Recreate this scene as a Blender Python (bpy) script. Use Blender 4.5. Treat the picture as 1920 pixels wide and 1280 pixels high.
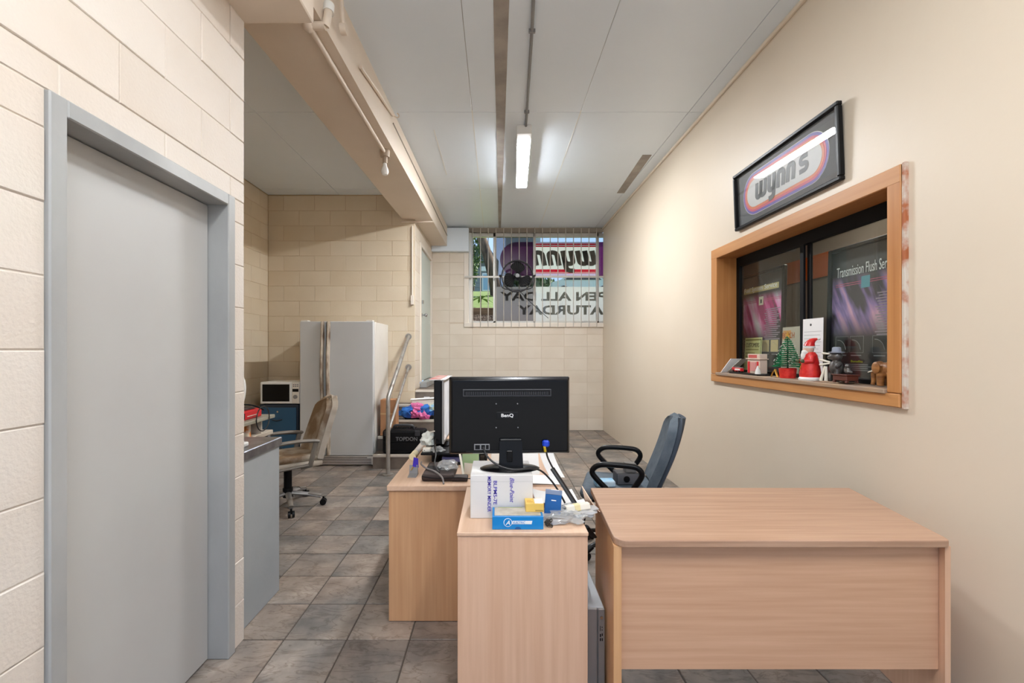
import bpy, bmesh, math, random
from mathutils import Vector, Matrix, Euler, noise

for o in list(bpy.data.objects):
    bpy.data.objects.remove(o, do_unlink=True)
SC = bpy.context.scene
COL = SC.collection
R = math.radians
random.seed(7)

# ------------------------------------------------------------------ camera, world, sun, exposure
H = 1.40                      # eye height
cam = bpy.data.objects.new('camera', bpy.data.cameras.new('camera'))
COL.objects.link(cam)
cam.location = (0, 0, H)
cam.rotation_euler = (R(90), 0, 0)
cam.data.sensor_width = 36.0
cam.data.lens = 36.0 * 833 / 1920
cam.data.shift_x = 30 / 1920
cam.data.shift_y = 16 / 1920
cam.data.clip_start = 0.02
SC.camera = cam

wd = bpy.data.worlds.new('world')
SC.world = wd
wd.use_nodes = True
wn, wl = wd.node_tree.nodes, wd.node_tree.links
wn.clear()
w_out = wn.new('ShaderNodeOutputWorld')
w_bg = wn.new('ShaderNodeBackground')
w_tc = wn.new('ShaderNodeTexCoord')
w_sep = wn.new('ShaderNodeSeparateXYZ')
w_ramp = wn.new('ShaderNodeValToRGB')
w_ramp.color_ramp.elements[0].position = 0.0
w_ramp.color_ramp.elements[0].color = (0.50, 0.68, 0.95, 1)
w_ramp.color_ramp.elements[1].position = 0.75
w_ramp.color_ramp.elements[1].color = (0.30, 0.50, 0.90, 1)
wl.new(w_tc.outputs['Generated'], w_sep.inputs[0])
wl.new(w_sep.outputs['Z'], w_ramp.inputs[0])
wl.new(w_ramp.outputs[0], w_bg.inputs[0])
w_bg.inputs[1].default_value = 0.6
wl.new(w_bg.outputs[0], w_out.inputs[0])

sun_d = bpy.data.lights.new('sun', 'SUN')
sun_d.energy = 4.5
sun_d.angle = R(1.0)
sun_d.color = (1.0, 0.95, 0.86)
sun = bpy.data.objects.new('sun', sun_d)
sun.location = (6, 6, 12)
sun.rotation_euler = Vector((-0.75, -0.30, -1.0)).to_track_quat('-Z', 'Y').to_euler()
COL.objects.link(sun)

LAMP_POWER = 105.0             # emission of the fluorescent diffusers
SC.view_settings.view_transform = 'Standard'
SC.view_settings.look = 'None'
SC.view_settings.gamma = 1.0
SC.view_settings.use_curve_mapping = False
SC.view_settings.exposure = 1.16
SC.cycles.max_bounces = 10
SC.cycles.diffuse_bounces = 6
SC.cycles.transparent_max_bounces = 16
SC.cycles.sample_clamp_indirect = 6.0
SC.cycles.caustics_reflective = False
SC.cycles.caustics_refractive = False

# ------------------------------------------------------------------ materials
def lin(c):
    f = lambda v: (v / 255 / 12.92) if v / 255 <= 0.04045 else ((v / 255 + 0.055) / 1.055) ** 2.4
    return (f(c[0]), f(c[1]), f(c[2]), 1.0)

MATS = {}
def mat(name, col, rough=0.6, metal=0.0, col2=None, vscale=6.0, stretch=(1, 1, 1), lo=0.35, hi=0.65,
        bump=0.0, bscale=80.0, spec=0.5, emis=0.0, rnd=0.0, detail=5.0, coat=0.0, world_pos=False, trans=0.0):
    """Principled surface: colour (optionally blended with a second one by stretched noise), fine bump."""
    m = bpy.data.materials.new(name)
    m.use_nodes = True
    n, l = m.node_tree.nodes, m.node_tree.links
    p = n['Principled BSDF']
    p.inputs['Base Color'].default_value = lin(col)
    p.inputs['Roughness'].default_value = rough
    p.inputs['Metallic'].default_value = metal
    p.inputs['Specular IOR Level'].default_value = spec
    if coat:
        p.inputs['Coat Weight'].default_value = coat
        p.inputs['Coat Roughness'].default_value = 0.05
    if trans:
        p.inputs['Transmission Weight'].default_value = trans
    tc = n.new('ShaderNodeTexCoord')
    src = tc.outputs['Object']
    if world_pos:
        g = n.new('ShaderNodeNewGeometry')
        src = g.outputs['Position']
    if rnd:
        oi = n.new('ShaderNodeObjectInfo')
        mu = n.new('ShaderNodeMath'); mu.operation = 'MULTIPLY'; mu.inputs[1].default_value = 57.0
        ad = n.new('ShaderNodeVectorMath'); ad.operation = 'ADD'
        l.new(oi.outputs['Random'], mu.inputs[0])
        l.new(src, ad.inputs[0]); l.new(mu.outputs[0], ad.inputs[1])
        src = ad.outputs[0]
    if col2 is not None:
        mp = n.new('ShaderNodeMapping'); mp.inputs['Scale'].default_value = stretch
        nt = n.new('ShaderNodeTexNoise'); nt.inputs['Scale'].default_value = vscale
        nt.inputs['Detail'].default_value = detail
        cr = n.new('ShaderNodeValToRGB')
        cr.color_ramp.elements[0].position = lo; cr.color_ramp.elements[0].color = lin(col)
        cr.color_ramp.elements[1].position = hi; cr.color_ramp.elements[1].color = lin(col2)
        l.new(src, mp.inputs[0]); l.new(mp.outputs[0], nt.inputs['Vector'])
        l.new(nt.outputs[0], cr.inputs[0])
        out = cr.outputs[0]
        if rnd:
            hs = n.new('ShaderNodeHueSaturation')
            mr = n.new('ShaderNodeMapRange')
            mr.inputs['To Min'].default_value = 1 - rnd; mr.inputs['To Max'].default_value = 1 + rnd
            l.new(oi.outputs['Random'], mr.inputs[0]); l.new(mr.outputs[0], hs.inputs['Value'])
            l.new(out, hs.inputs['Color']); out = hs.outputs[0]
        l.new(out, p.inputs['Base Color'])
    if bump:
        nb = n.new('ShaderNodeTexNoise'); nb.inputs['Scale'].default_value = bscale
        nb.inputs['Detail'].default_value = 4
        bp = n.new('ShaderNodeBump'); bp.inputs['Strength'].default_value = bump
        bp.inputs['Distance'].default_value = 0.01
        l.new(src, nb.inputs['Vector']); l.new(nb.outputs[0], bp.inputs['Height'])
        l.new(bp.outputs[0], p.inputs['Normal'])
    if emis:
        p.inputs['Emission Color'].default_value = lin(col)
        p.inputs['Emission Strength'].default_value = emis
    MATS[name] = m
    return m

def glass(name, tint=(255, 255, 255), refl=1.0, rough=0.0, milky=0.0):
    """Thin pane: clear with a fresnel reflection."""
    m = bpy.data.materials.new(name); m.use_nodes = True
    n, l = m.node_tree.nodes, m.node_tree.links
    n.clear()
    o = n.new('ShaderNodeOutputMaterial'); mx = n.new('ShaderNodeMixShader')
    t = n.new('ShaderNodeBsdfTransparent'); t.inputs[0].default_value = lin(tint)
    g = n.new('ShaderNodeBsdfGlossy'); g.inputs['Roughness'].default_value = rough
    lw = n.new('ShaderNodeLayerWeight'); lw.inputs[0].default_value = .5       # Schlick, alike from both sides
    pw = n.new('ShaderNodeMath'); pw.operation = 'POWER'; pw.inputs[1].default_value = 5
    mu = n.new('ShaderNodeMath'); mu.operation = 'MULTIPLY_ADD'; mu.inputs[1].default_value = .96 * min(refl, 1); mu.inputs[2].default_value = .04 * refl
    l.new(lw.outputs['Facing'], pw.inputs[0]); l.new(pw.outputs[0], mu.inputs[0]); l.new(mu.outputs[0], mx.inputs[0])
    body = t.outputs[0]
    if milky:                                   # crumpled film: partly white and scattering
        d = n.new('ShaderNodeBsdfDiffuse'); d.inputs[0].default_value = (.8, .8, .8, 1)
        m2 = n.new('ShaderNodeMixShader'); m2.inputs[0].default_value = milky
        l.new(t.outputs[0], m2.inputs[1]); l.new(d.outputs[0], m2.inputs[2]); body = m2.outputs[0]
    l.new(body, mx.inputs[1]); l.new(g.outputs[0], mx.inputs[2]); l.new(mx.outputs[0], o.inputs[0])
    return m

def film(name, col, transl=0.6, see=0.0):
    """Translucent sign vinyl; `see` lets part of the view straight through."""
    m = bpy.data.materials.new(name); m.use_nodes = True
    n, l = m.node_tree.nodes, m.node_tree.links
    n.clear()
    o = n.new('ShaderNodeOutputMaterial'); mx = n.new('ShaderNodeMixShader'); mx2 = n.new('ShaderNodeMixShader')
    d = n.new('ShaderNodeBsdfDiffuse'); d.inputs[0].default_value = lin(col)
    t = n.new('ShaderNodeBsdfTranslucent'); t.inputs[0].default_value = lin(col)
    tr = n.new('ShaderNodeBsdfTransparent'); tr.inputs[0].default_value = lin(col)
    mx.inputs[0].default_value = transl; mx2.inputs[0].default_value = see
    l.new(d.outputs[0], mx.inputs[1]); l.new(t.outputs[0], mx.inputs[2])
    l.new(mx.outputs[0], mx2.inputs[1]); l.new(tr.outputs[0], mx2.inputs[2]); l.new(mx2.outputs[0], o.inputs[0])
    return m

M_block = mat('block_paint_cream', (219, 211, 202), 0.55, col2=(211, 199, 186), vscale=1.3, bump=0.25, bscale=90, rnd=0.015, world_pos=True)
M_blockback = mat('mortar_paint_cream', (212, 203, 192), 0.7, bump=0.2, bscale=70, world_pos=True)
M_block2 = mat('block_paint_buff', (219, 205, 182), 0.5, col2=(212, 196, 170), vscale=1.5, bump=0.12, bscale=90, rnd=0.012, world_pos=True)
M_block2back = mat('mortar_paint_buff', (200, 174, 140), 0.7, world_pos=True)
M_block3 = mat('block_paint_stone', (223, 212, 197), 0.5, col2=(214, 201, 184), vscale=1.5, bump=0.1, bscale=90, rnd=0.012, world_pos=True)
M_block3back = mat('mortar_paint_stone', (204, 186, 164), 0.7, world_pos=True)
M_plaster = mat('plaster_cream', (220, 207, 188), 0.42, col2=(216, 202, 182), vscale=0.8, bump=0.05, bscale=30, world_pos=True)
M_ceil = mat('ceiling_sheet_paint', (226, 236, 246), 0.30, col2=(222, 232, 242), vscale=1.0, bump=0.03, bscale=20, world_pos=True)
M_ceilgap = mat('ceiling_joint', (178, 178, 176), 0.6)
M_ceilstrip = mat('joint_sealant', (228, 228, 224), 0.5)
M_bare = mat('bare_ceiling_strip', (168, 160, 152), 0.6, col2=(140, 133, 127), vscale=5, stretch=(1, 1, 1), bump=0.1, bscale=30, world_pos=True)
M_beam = mat('beam_paint', (220, 206, 190), 0.5, col2=(214, 199, 182), vscale=2, bump=0.06, bscale=40, world_pos=True)
M_grout = mat('floor_grout', (86, 78, 70), 0.85, world_pos=True)
M_white = mat('white_paint', (232, 232, 228), 0.45)
M_offwhite = mat('offwhite_plastic', (226, 220, 208), 0.4)
M_doorgrey = mat('door_grey_paint', (186, 186, 184), 0.45, col2=(180, 179, 177), vscale=1.5, bump=0.03, bscale=25)
M_framegrey = mat('steel_frame_grey', (172, 173, 172), 0.45, col2=(152, 153, 152), vscale=3, stretch=(1, 1, .5), bump=0.08, bscale=30)
M_cntr = mat('counter_blue_grey', (168, 172, 173), 0.5, col2=(156, 161, 163), vscale=2.5, bump=0.05, bscale=50)
M_steel = mat('stainless_steel', (168, 170, 176), 0.32, 0.9, col2=(140, 142, 150), vscale=14, bump=0.05, bscale=60)
M_steelpipe = mat('worn_galvanised_pipe', (176, 172, 166), 0.42, 0.7, col2=(128, 112, 98), vscale=9, lo=.52, hi=.75, bump=0.1, bscale=60)
M_chrome = mat('chrome', (205, 205, 208), 0.15, 1.0)
M_black = mat('black_plastic', (14, 14, 16), 0.35, spec=.22)
M_blackm = mat('black_matte', (17, 17, 19), 0.6, spec=.2)
M_blackg = mat('black_gloss', (9, 9, 11), 0.22, spec=.2)
M_dgrey = mat('dark_grey_plastic', (58, 58, 62), 0.45)
M_grey = mat('grey_plastic', (128, 128, 130), 0.45)
M_silver = mat('silver_plastic', (150, 148, 146), 0.4, 0.35)
M_fridge = mat('fridge_enamel', (206, 208, 208), 0.35, col2=(200, 202, 202), vscale=1.5)
M_fridgeside = mat('fridge_side_enamel', (222, 218, 212), 0.4, col2=(212, 207, 200), vscale=2)
M_grime = mat('grimy_cream_handle', (196, 182, 164), 0.5, col2=(112, 90, 72), vscale=6, stretch=(3, 3, 1), lo=.42, hi=.68)
M_fileblue = mat('filing_cabinet_blue', (40, 84, 116), 0.45)
M_filedark = mat('filing_cabinet_dark', (40, 52, 66), 0.5)
M_worn = mat('worn_vinyl_upholstery', (176, 164, 146), 0.6, col2=(120, 94, 66), vscale=5, lo=.42, hi=.6, bump=0.3, bscale=50)
M_wornfr = mat('dusty_chair_shell', (186, 176, 162), 0.55, col2=(164, 150, 132), vscale=7)
M_armgrey = mat('dusty_arm_plastic', (130, 122, 112), 0.55, col2=(112, 104, 96), vscale=9)
M_blueup = mat('blue_grey_upholstery', (92, 102, 112), 0.8, col2=(76, 88, 98), vscale=16, bump=0.25, bscale=200)
M_blueup2 = mat('navy_upholstery_back', (54, 64, 76), 0.8, bump=0.2, bscale=150)
def wood(name, c1, c2, grain, vs=2.2):
    st = {'Z': (22, 22, 0.8), 'X': (0.8, 22, 22), 'Y': (22, 0.8, 22)}[grain]
    return mat(name, c1, 0.42, col2=c2, vscale=vs, stretch=st, lo=.26, hi=.8, detail=10, world_pos=True, spec=.4)
M_deskV = wood('beech_laminate_upright', (222, 185, 157), (206, 164, 134), 'Z')
M_deskV2 = wood('honey_beech_upright', (214, 168, 126), (195, 146, 104), 'Z')
M_deskX = wood('beech_laminate_across', (212, 171, 141), (191, 149, 118), 'X')
M_deskXt = wood('beech_laminate_desktop', (186, 152, 128), (158, 123, 99), 'X', 3.0)
M_deskT = wood('beech_laminate_top', (218, 186, 160), (206, 168, 138), 'Y')
M_timber = wood('pine_lining', (198, 140, 84), (174, 114, 62), 'Z', 1.6)
M_timberY = wood('pine_lining_across', (200, 146, 92), (180, 122, 70), 'Y', 1.6)
M_raw = mat('unpainted_timber_edge', (206, 196, 184), 0.7, col2=(168, 96, 56), vscale=10, stretch=(1, 1, 1), lo=.45, hi=.6, world_pos=True)
M_sillgrey = mat('worn_sill', (150, 132, 118), 0.6, col2=(168, 140, 112), vscale=7, world_pos=True)
M_paper = mat('white_paper', (236, 236, 236), 0.7)
M_paper2 = mat('cream_paper', (228, 222, 208), 0.7)
M_carton = mat('white_carton', (222, 220, 218), 0.6, col2=(214, 211, 208), vscale=3)
M_cardboard = mat('brown_cardboard', (188, 138, 98), 0.75, col2=(176, 126, 88), vscale=4)
M_inkblue = mat('print_blue', (60, 40, 170), 0.6)
M_inkblack = mat('print_black', (30, 28, 28), 0.6)
M_inkwhite = mat('print_white', (240, 240, 240), 0.5)
M_inkgrey = mat('print_grey', (150, 150, 152), 0.5)
M_cyanbox = mat('carton_bright_blue', (0, 128, 200), 0.4)
M_bluebox = mat('carton_deep_blue', (10, 84, 150), 0.4)
M_yellow = mat('carton_yellow', (226, 190, 96), 0.5)
M_red = mat('red_plastic', (204, 30, 38), 0.35)
M_orange = mat('orange_reflection', (214, 104, 40), 0.5)
M_pink = mat('pink_cloth', (216, 120, 164), 0.85, col2=(196, 84, 140), vscale=9, bump=.3, bscale=60)
M_bluecl = mat('blue_cloth', (44, 116, 196), 0.85, col2=(30, 70, 150), vscale=9, bump=.3, bscale=60)
M_greenp = mat('sage_card', (150, 176, 134), 0.6)
M_plasticbag = glass('clear_bag_film', (238, 240, 240), 1.6, 0.18, .28)
M_glass = glass('window_glass', (244, 248, 247), 1.0)
M_glass2 = glass('tinted_sash_glass', (196, 196, 198), .25, .3)
M_screenon = mat('lit_screen', (176, 180, 186), 0.25, emis=0.35, col2=(120, 126, 132), vscale=4)
M_brown = mat('dark_brown_nylon', (58, 44, 40), 0.7, bump=0.15, bscale=120)
M_purple = mat('purple_folder', (58, 54, 110), 0.4, col2=(96, 96, 130), vscale=4)
M_bulb = mat('opal_bulb', (244, 242, 236), 0.25)
M_diff = mat('fluorescent_diffuser', (249, 252, 255), 0.4, emis=LAMP_POWER)
M_tilestep = mat('stair_tile', (124, 112, 102), 0.6, col2=(98, 88, 80), vscale=7, bump=.1, bscale=30, world_pos=True)
M_nosing = mat('pale_nosing', (206, 198, 186), 0.6)
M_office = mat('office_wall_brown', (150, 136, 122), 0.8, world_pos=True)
M_green = mat('tinsel_green', (14, 104, 62), 0.35, col2=(30, 140, 90), vscale=30)
M_darkwood = mat('dark_music_box_wood', (92, 48, 38), 0.4)
M_elephant = mat('carved_wood', (170, 118, 66), 0.45, col2=(120, 76, 40), vscale=16, stretch=(1, 1, 3))
M_pewter = mat('pewter', (120, 118, 116), 0.35, 0.5, col2=(70, 66, 64), vscale=30)
M_gold = mat('gold_paint', (206, 160, 72), 0.35, 0.6)
M_skin = mat('figurine_face', (226, 190, 170), 0.4)
M_redglit = mat('glitter_red', (206, 26, 32), 0.35, col2=(226, 60, 50), vscale=40)
M_bark = mat('tree_bark', (120, 98, 78), 0.9, col2=(70, 56, 44), vscale=6, stretch=(3, 3, .6), bump=.6, bscale=20)
M_leaf = mat('tree_leaf', (62, 88, 42), 0.6, col2=(90, 112, 56), vscale=4)
M_leaf2 = mat('plant_leaf', (88, 126, 50), 0.5, col2=(112, 142, 66), vscale=4)
M_lawn = mat('lawn', (108, 126, 66), 0.9, col2=(94, 114, 54), vscale=4, bump=.4, bscale=90)
M_gravel = mat('gravel', (112, 100, 92), 0.9, col2=(80, 70, 62), vscale=20, bump=.5, bscale=60)
M_sleeper = mat('timber_sleeper', (112, 96, 78), 0.8, col2=(84, 70, 56), vscale=4, stretch=(.5, 4, 4))
M_house = mat('house_cladding', (126, 130, 132), 0.7)
M_houseroof = mat('house_roof', (92, 98, 102), 0.7)
M_concrete = mat('concrete', (176, 172, 166), 0.85, col2=(160, 156, 150), vscale=2, bump=.1, bscale=30)

def tile_material():
    m = bpy.data.materials.new('slate_look_tile'); m.use_nodes = True
    n, l = m.node_tree.nodes, m.node_tree.links
    p = n['Principled BSDF']
    g = n.new('ShaderNodeNewGeometry'); oi = n.new('ShaderNodeObjectInfo')
    mu = n.new('ShaderNodeMath'); mu.operation = 'MULTIPLY'; mu.inputs[1].default_value = 61
    ad = n.new('ShaderNodeVectorMath'); ad.operation = 'ADD'
    l.new(oi.outputs['Random'], mu.inputs[0]); l.new(g.outputs['Position'], ad.inputs[0]); l.new(mu.outputs[0], ad.inputs[1])
    n1 = n.new('ShaderNodeTexNoise'); n1.inputs['Scale'].default_value = 3.6; n1.inputs['Detail'].default_value = 9; n1.inputs['Roughness'].default_value = .62
    l.new(ad.outputs[0], n1.inputs['Vector'])
    cr = n.new('ShaderNodeValToRGB')
    e = cr.color_ramp.elements
    e[0].position = .30; e[0].color = lin((74, 65, 60))
    e[1].position = .70; e[1].color = lin((188, 176, 166))
    x = e.new(.44); x.color = lin((120, 109, 102))
    x = e.new(.57); x.color = lin((152, 140, 130))
    l.new(n1.outputs[0], cr.inputs[0])
    n2 = n.new('ShaderNodeTexNoise'); n2.inputs['Scale'].default_value = 1.8; n2.inputs['Detail'].default_value = 3
    l.new(ad.outputs[0], n2.inputs['Vector'])
    cr2 = n.new('ShaderNodeValToRGB'); e = cr2.color_ramp.elements
    e[0].position = .40; e[0].color = lin((118, 121, 120)); e[1].position = .60; e[1].color = lin((154, 134, 118))
    l.new(n2.outputs[0], cr2.inputs[0])
    mx = n.new('ShaderNodeMixRGB'); mx.blend_type = 'MIX'; mx.inputs[0].default_value = .38
    l.new(cr.outputs[0], mx.inputs[1]); l.new(cr2.outputs[0], mx.inputs[2])
    n3 = n.new('ShaderNodeTexNoise'); n3.inputs['Scale'].default_value = 9; n3.inputs['Detail'].default_value = 10; n3.inputs['Distortion'].default_value = 1.2
    mp = n.new('ShaderNodeMapping'); mp.inputs['Scale'].default_value = (.6, 1.6, 1)
    l.new(ad.outputs[0], mp.inputs[0]); l.new(mp.outputs[0], n3.inputs['Vector'])
    cr3 = n.new('ShaderNodeValToRGB'); e = cr3.color_ramp.elements
    e[0].position = .465; e[0].color = (1, 1, 1, 1); e[1].position = .50; e[1].color = (.62, .58, .55, 1)
    x = e.new(.535); x.color = (1, 1, 1, 1)
    l.new(n3.outputs[0], cr3.inputs[0])
    ml = n.new('ShaderNodeMixRGB'); ml.blend_type = 'MULTIPLY'; ml.inputs[0].default_value = .85
    l.new(mx.outputs[0], ml.inputs[1]); l.new(cr3.outputs[0], ml.inputs[2])
    hs = n.new('ShaderNodeHueSaturation'); mr = n.new('ShaderNodeMapRange')
    mr.inputs['To Min'].default_value = .84; mr.inputs['To Max'].default_value = 1.08
    l.new(oi.outputs['Random'], mr.inputs[0]); l.new(mr.outputs[0], hs.inputs['Value']); l.new(ml.outputs[0], hs.inputs['Color'])
    l.new(hs.outputs[0], p.inputs['Base Color'])
    p.inputs['Roughness'].default_value = .42
    bp = n.new('ShaderNodeBump'); bp.inputs['Strength'].default_value = .25; bp.inputs['Distance'].default_value = .006
    l.new(n3.outputs[0], bp.inputs['Height']); l.new(bp.outputs[0], p.inputs['Normal'])
    return m
M_tile = tile_material()

def poster_material(name, ca, cb, seed):
    """Dark print with diagonal glowing streaks in its middle band."""
    m = bpy.data.materials.new(name); m.use_nodes = True
    n, l = m.node_tree.nodes, m.node_tree.links
    p = n['Principled BSDF']; p.inputs['Roughness'].default_value = .4
    tc = n.new('ShaderNodeTexCoord')
    m0 = n.new('ShaderNodeMapping'); m0.inputs['Rotation'].default_value = (0, R(26), 0)
    mp = n.new('ShaderNodeMapping')
    mp.inputs['Scale'].default_value = (7, 1, 1.3); mp.inputs['Location'].default_value = (seed, 0, seed)
    nt = n.new('ShaderNodeTexNoise'); nt.inputs['Scale'].default_value = 1.3; nt.inputs['Detail'].default_value = 4
    l.new(tc.outputs['Object'], m0.inputs[0]); l.new(m0.outputs[0], mp.inputs[0]); l.new(mp.outputs[0], nt.inputs['Vector'])
    cr = n.new('ShaderNodeValToRGB'); e = cr.color_ramp.elements
    e[0].position = .37; e[0].color = lin((56, 50, 58)); e[1].position = .66; e[1].color = lin((250, 246, 252))
    x = e.new(.46); x.color = lin(ca)
    x = e.new(.54); x.color = lin(cb)
    l.new(nt.outputs[0], cr.inputs[0])
    sp = n.new('ShaderNodeSeparateXYZ'); l.new(tc.outputs['Object'], sp.inputs[0])
    band = n.new('ShaderNodeValToRGB'); e = band.color_ramp.elements
    e[0].position = .26; e[0].color = (0, 0, 0, 1); e[1].position = .40; e[1].color = (1, 1, 1, 1)
    x = e.new(.56); x.color = (1, 1, 1, 1)
    x = e.new(.64); x.color = (0, 0, 0, 1)
    l.new(sp.outputs['Z'], band.inputs[0])
    mx = n.new('ShaderNodeMixRGB'); mx.inputs[1].default_value = lin((52, 51, 53))
    l.new(band.outputs[0], mx.inputs[0]); l.new(cr.outputs[0], mx.inputs[2])
    l.new(mx.outputs[0], p.inputs['Base Color'])
    return m
M_postA = poster_material('print_pink_streaks', (200, 40, 120), (246, 150, 204), 3.3)
M_postB = poster_material('print_lilac_streaks', (160, 130, 190), (236, 176, 206), 8.1)

# ------------------------------------------------------------------ geometry helpers
W = {}                          # world matrix of every object made here
I4 = Matrix.Identity(4)

class B:
    """Collects shapes, then links them as ONE mesh object."""
    def __init__(s):
        s.v = []; s.f = []
    def add(s, vs, fs, M=None):
        k = len(s.v)
        for v in vs:
            v = Vector(v)
            s.v.append(M @ v if M is not None else v)
        s.f += [tuple(k + i for i in f) for f in fs]
        return s
    def box(s, c, d, bev=0.0, rot=None, seg=1):
        bm = bmesh.new()
        bmesh.ops.create_cube(bm, size=1.0)
        for v in bm.verts:
            v.co = Vector((v.co.x * d[0], v.co.y * d[1], v.co.z * d[2]))
        if bev:
            bmesh.ops.bevel(bm, geom=bm.edges[:], offset=min(bev, min(d) * .49), segments=seg, affect='EDGES', profile=.5)
        M = Matrix.Translation(c)
        if rot is not None:
            M = M @ Euler(rot).to_matrix().to_4x4()
        bm.verts.ensure_lookup_table()
        s.add([v.co.copy() for v in bm.verts], [[v.index for v in f.verts] for f in bm.faces], M)
        bm.free()
        return s
    def span(s, a, b, bev=0.0, seg=1):
        c = [(a[i] + b[i]) / 2 for i in range(3)]
        return s.box(c, [abs(b[i] - a[i]) for i in range(3)], bev, None, seg)
    def tube(s, pts, r, n=10, closed=False, flat=1.0):
        pts = [Vector(p) for p in pts]
        N = len(pts)
        rr = r if isinstance(r, (list, tuple)) else [r] * N
        up = None; rings = []
        for i, p in enumerate(pts):
            a = pts[i - 1] if (i > 0 or closed) else p
            b = pts[(i + 1) % N] if (i < N - 1 or closed) else p
            t = (b - a).normalized()
            if up is None:
                up = Vector((0, 0, 1)) if abs(t.z) < .9 else Vector((1, 0, 0))
            x = t.cross(up)
            if x.length < 1e-5:
                x = t.orthogonal()
            x.normalize(); up = x.cross(t).normalized()
            rings.append([p + (x * math.cos(2 * math.pi * k / n) + up * math.sin(2 * math.pi * k / n) * flat) * rr[i] for k in range(n)])
        vs = [v for rg in rings for v in rg]; fs = []
        for i in range(N if closed else N - 1):
            j = (i + 1) % N
            for k in range(n):
                fs.append((i * n + k, i * n + (k + 1) % n, j * n + (k + 1) % n, j * n + k))
        if not closed:
            fs.append(tuple(range(n - 1, -1, -1))); fs.append(tuple((N - 1) * n + k for k in range(n)))
        return s.add(vs, fs)
    def cyl(s, p0, p1, r, r2=None, n=20):
        return s.tube([p0, p1], [r, r if r2 is None else r2], n)
    def lathe(s, prof, c=(0, 0, 0), n=24, M=None, sx=1.0, sy=1.0):
        vs = []; fs = []
        m = len(prof)
        for (r, z) in prof:
            for k in range(n):
                a = 2 * math.pi * k / n
                vs.append((c[0] + r * math.cos(a) * sx, c[1] + r * math.sin(a) * sy, c[2] + z))
        for i in range(m - 1):
            for k in range(n):
                fs.append((i * n + k, i * n + (k + 1) % n, (i + 1) * n + (k + 1) % n, (i + 1) * n + k))
        fs.append(tuple(range(n - 1, -1, -1))); fs.append(tuple((m - 1) * n + k for k in range(n)))
        return s.add(vs, fs, M)
    def ball(s, c, r, n=16, M=None):
        r = r if isinstance(r, (tuple, list)) else (r, r, r)
        prof = [(max(.001, math.sin(math.pi * i / (n // 2))), -math.cos(math.pi * i / (n // 2))) for i in range(n // 2 + 1)]
        T = Matrix.Translation(c) @ Matrix.Diagonal((r[0], r[1], r[2], 1))
        return s.lathe(prof, n=n, M=(M @ T if M is not None else T))
    def prism(s, poly, t0, t1, M=None):
        """polygon in (x, y), extruded along z from t0 to t1, then M"""
        n = len(poly)
        vs = [(x, y, t0) for x, y in poly] + [(x, y, t1) for x, y in poly]
        fs = [tuple(range(n - 1, -1, -1)), tuple(range(n, 2 * n))] + [(i, (i + 1) % n, n + (i + 1) % n, n + i) for i in range(n)]
        return s.add(vs, fs, M)
    def sheet(s, fn, nu=8, nv=8, th=0.001):
        """a thin curved sheet with thickness: fn(u, v) -> point"""
        P = [[Vector(fn(i / nu, j / nv)) for j in range(nv + 1)] for i in range(nu + 1)]
        top = []; bot = []
        for i in range(nu + 1):
            for j in range(nv + 1):
                a = P[min(i + 1, nu)][j] - P[max(i - 1, 0)][j]; b = P[i][min(j + 1, nv)] - P[i][max(j - 1, 0)]
                nn = a.cross(b)
                nn = nn.normalized() if nn.length > 1e-9 else Vector((0, 0, 1))
                top.append(P[i][j] + nn * th / 2); bot.append(P[i][j] - nn * th / 2)
        k = (nu + 1) * (nv + 1); q = nv + 1
        fs = []
        for i in range(nu):
            for j in range(nv):
                a = i * q + j
                fs.append((a, a + q, a + q + 1, a + 1)); fs.append((k + a, k + a + 1, k + a + q + 1, k + a + q))
        for i in range(nu):
            a = i * q; fs.append((a, k + a, k + a + q, a + q))
            a = i * q + nv; fs.append((a, a + q, k + a + q, k + a))
        for j in range(nv):
            fs.append((j, j + 1, k + j + 1, k + j)); a = nu * q + j; fs.append((a, k + a, k + a + 1, a + 1))
        return s.add(top + bot, fs)
    def build(s, name, m, parent=None, smooth=False, world=True):
        me = bpy.data.meshes.new(name)
        c = Vector((0, 0, 0))
        if world and s.v:
            xs = [v.x for v in s.v]; ys = [v.y for v in s.v]; zs = [v.z for v in s.v]
            c = Vector(((min(xs) + max(xs)) / 2, (min(ys) + max(ys)) / 2, min(zs)))
        me.from_pydata([tuple(v - c) for v in s.v], [], s.f)
        bm = bmesh.new(); bm.from_mesh(me)
        bmesh.ops.recalc_face_normals(bm, faces=bm.faces[:]); bm.to_mesh(me); bm.free()
        if smooth:
            me.shade_smooth(); me.set_sharp_from_angle(angle=R(40))
        me.materials.append(m)
        return place(name, me, c, parent, world)

def place(name, me, loc, parent=None, world=True):
    o = bpy.data.objects.new(name, me); COL.objects.link(o)
    o.location = loc
    T = Matrix.Translation(loc)
    if parent is not None:
        o.parent = parent
        if world:
            o.matrix_parent_inverse = W[parent].inverted(); W[o] = T
        else:
            W[o] = W[parent] @ T
    else:
        W[o] = T
    return o

def tag(o, label, cat, group=None, kind=None):
    if label: o['label'] = label
    if cat: o['category'] = cat
    if group: o['group'] = group
    if kind: o['kind'] = kind
    return o

def thing(name, label, cat, loc=(0, 0, 0), rz=0.0, group=None, rx=0.0, kind=None):
    o = bpy.data.objects.new(name, None); COL.objects.link(o)
    o.empty_display_size = .1
    o.location = loc; o.rotation_euler = (rx, 0, rz)
    W[o] = Matrix.Translation(loc) @ Euler((rx, 0, rz)).to_matrix().to_4x4()
    return tag(o, label, cat, group, kind)

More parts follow.
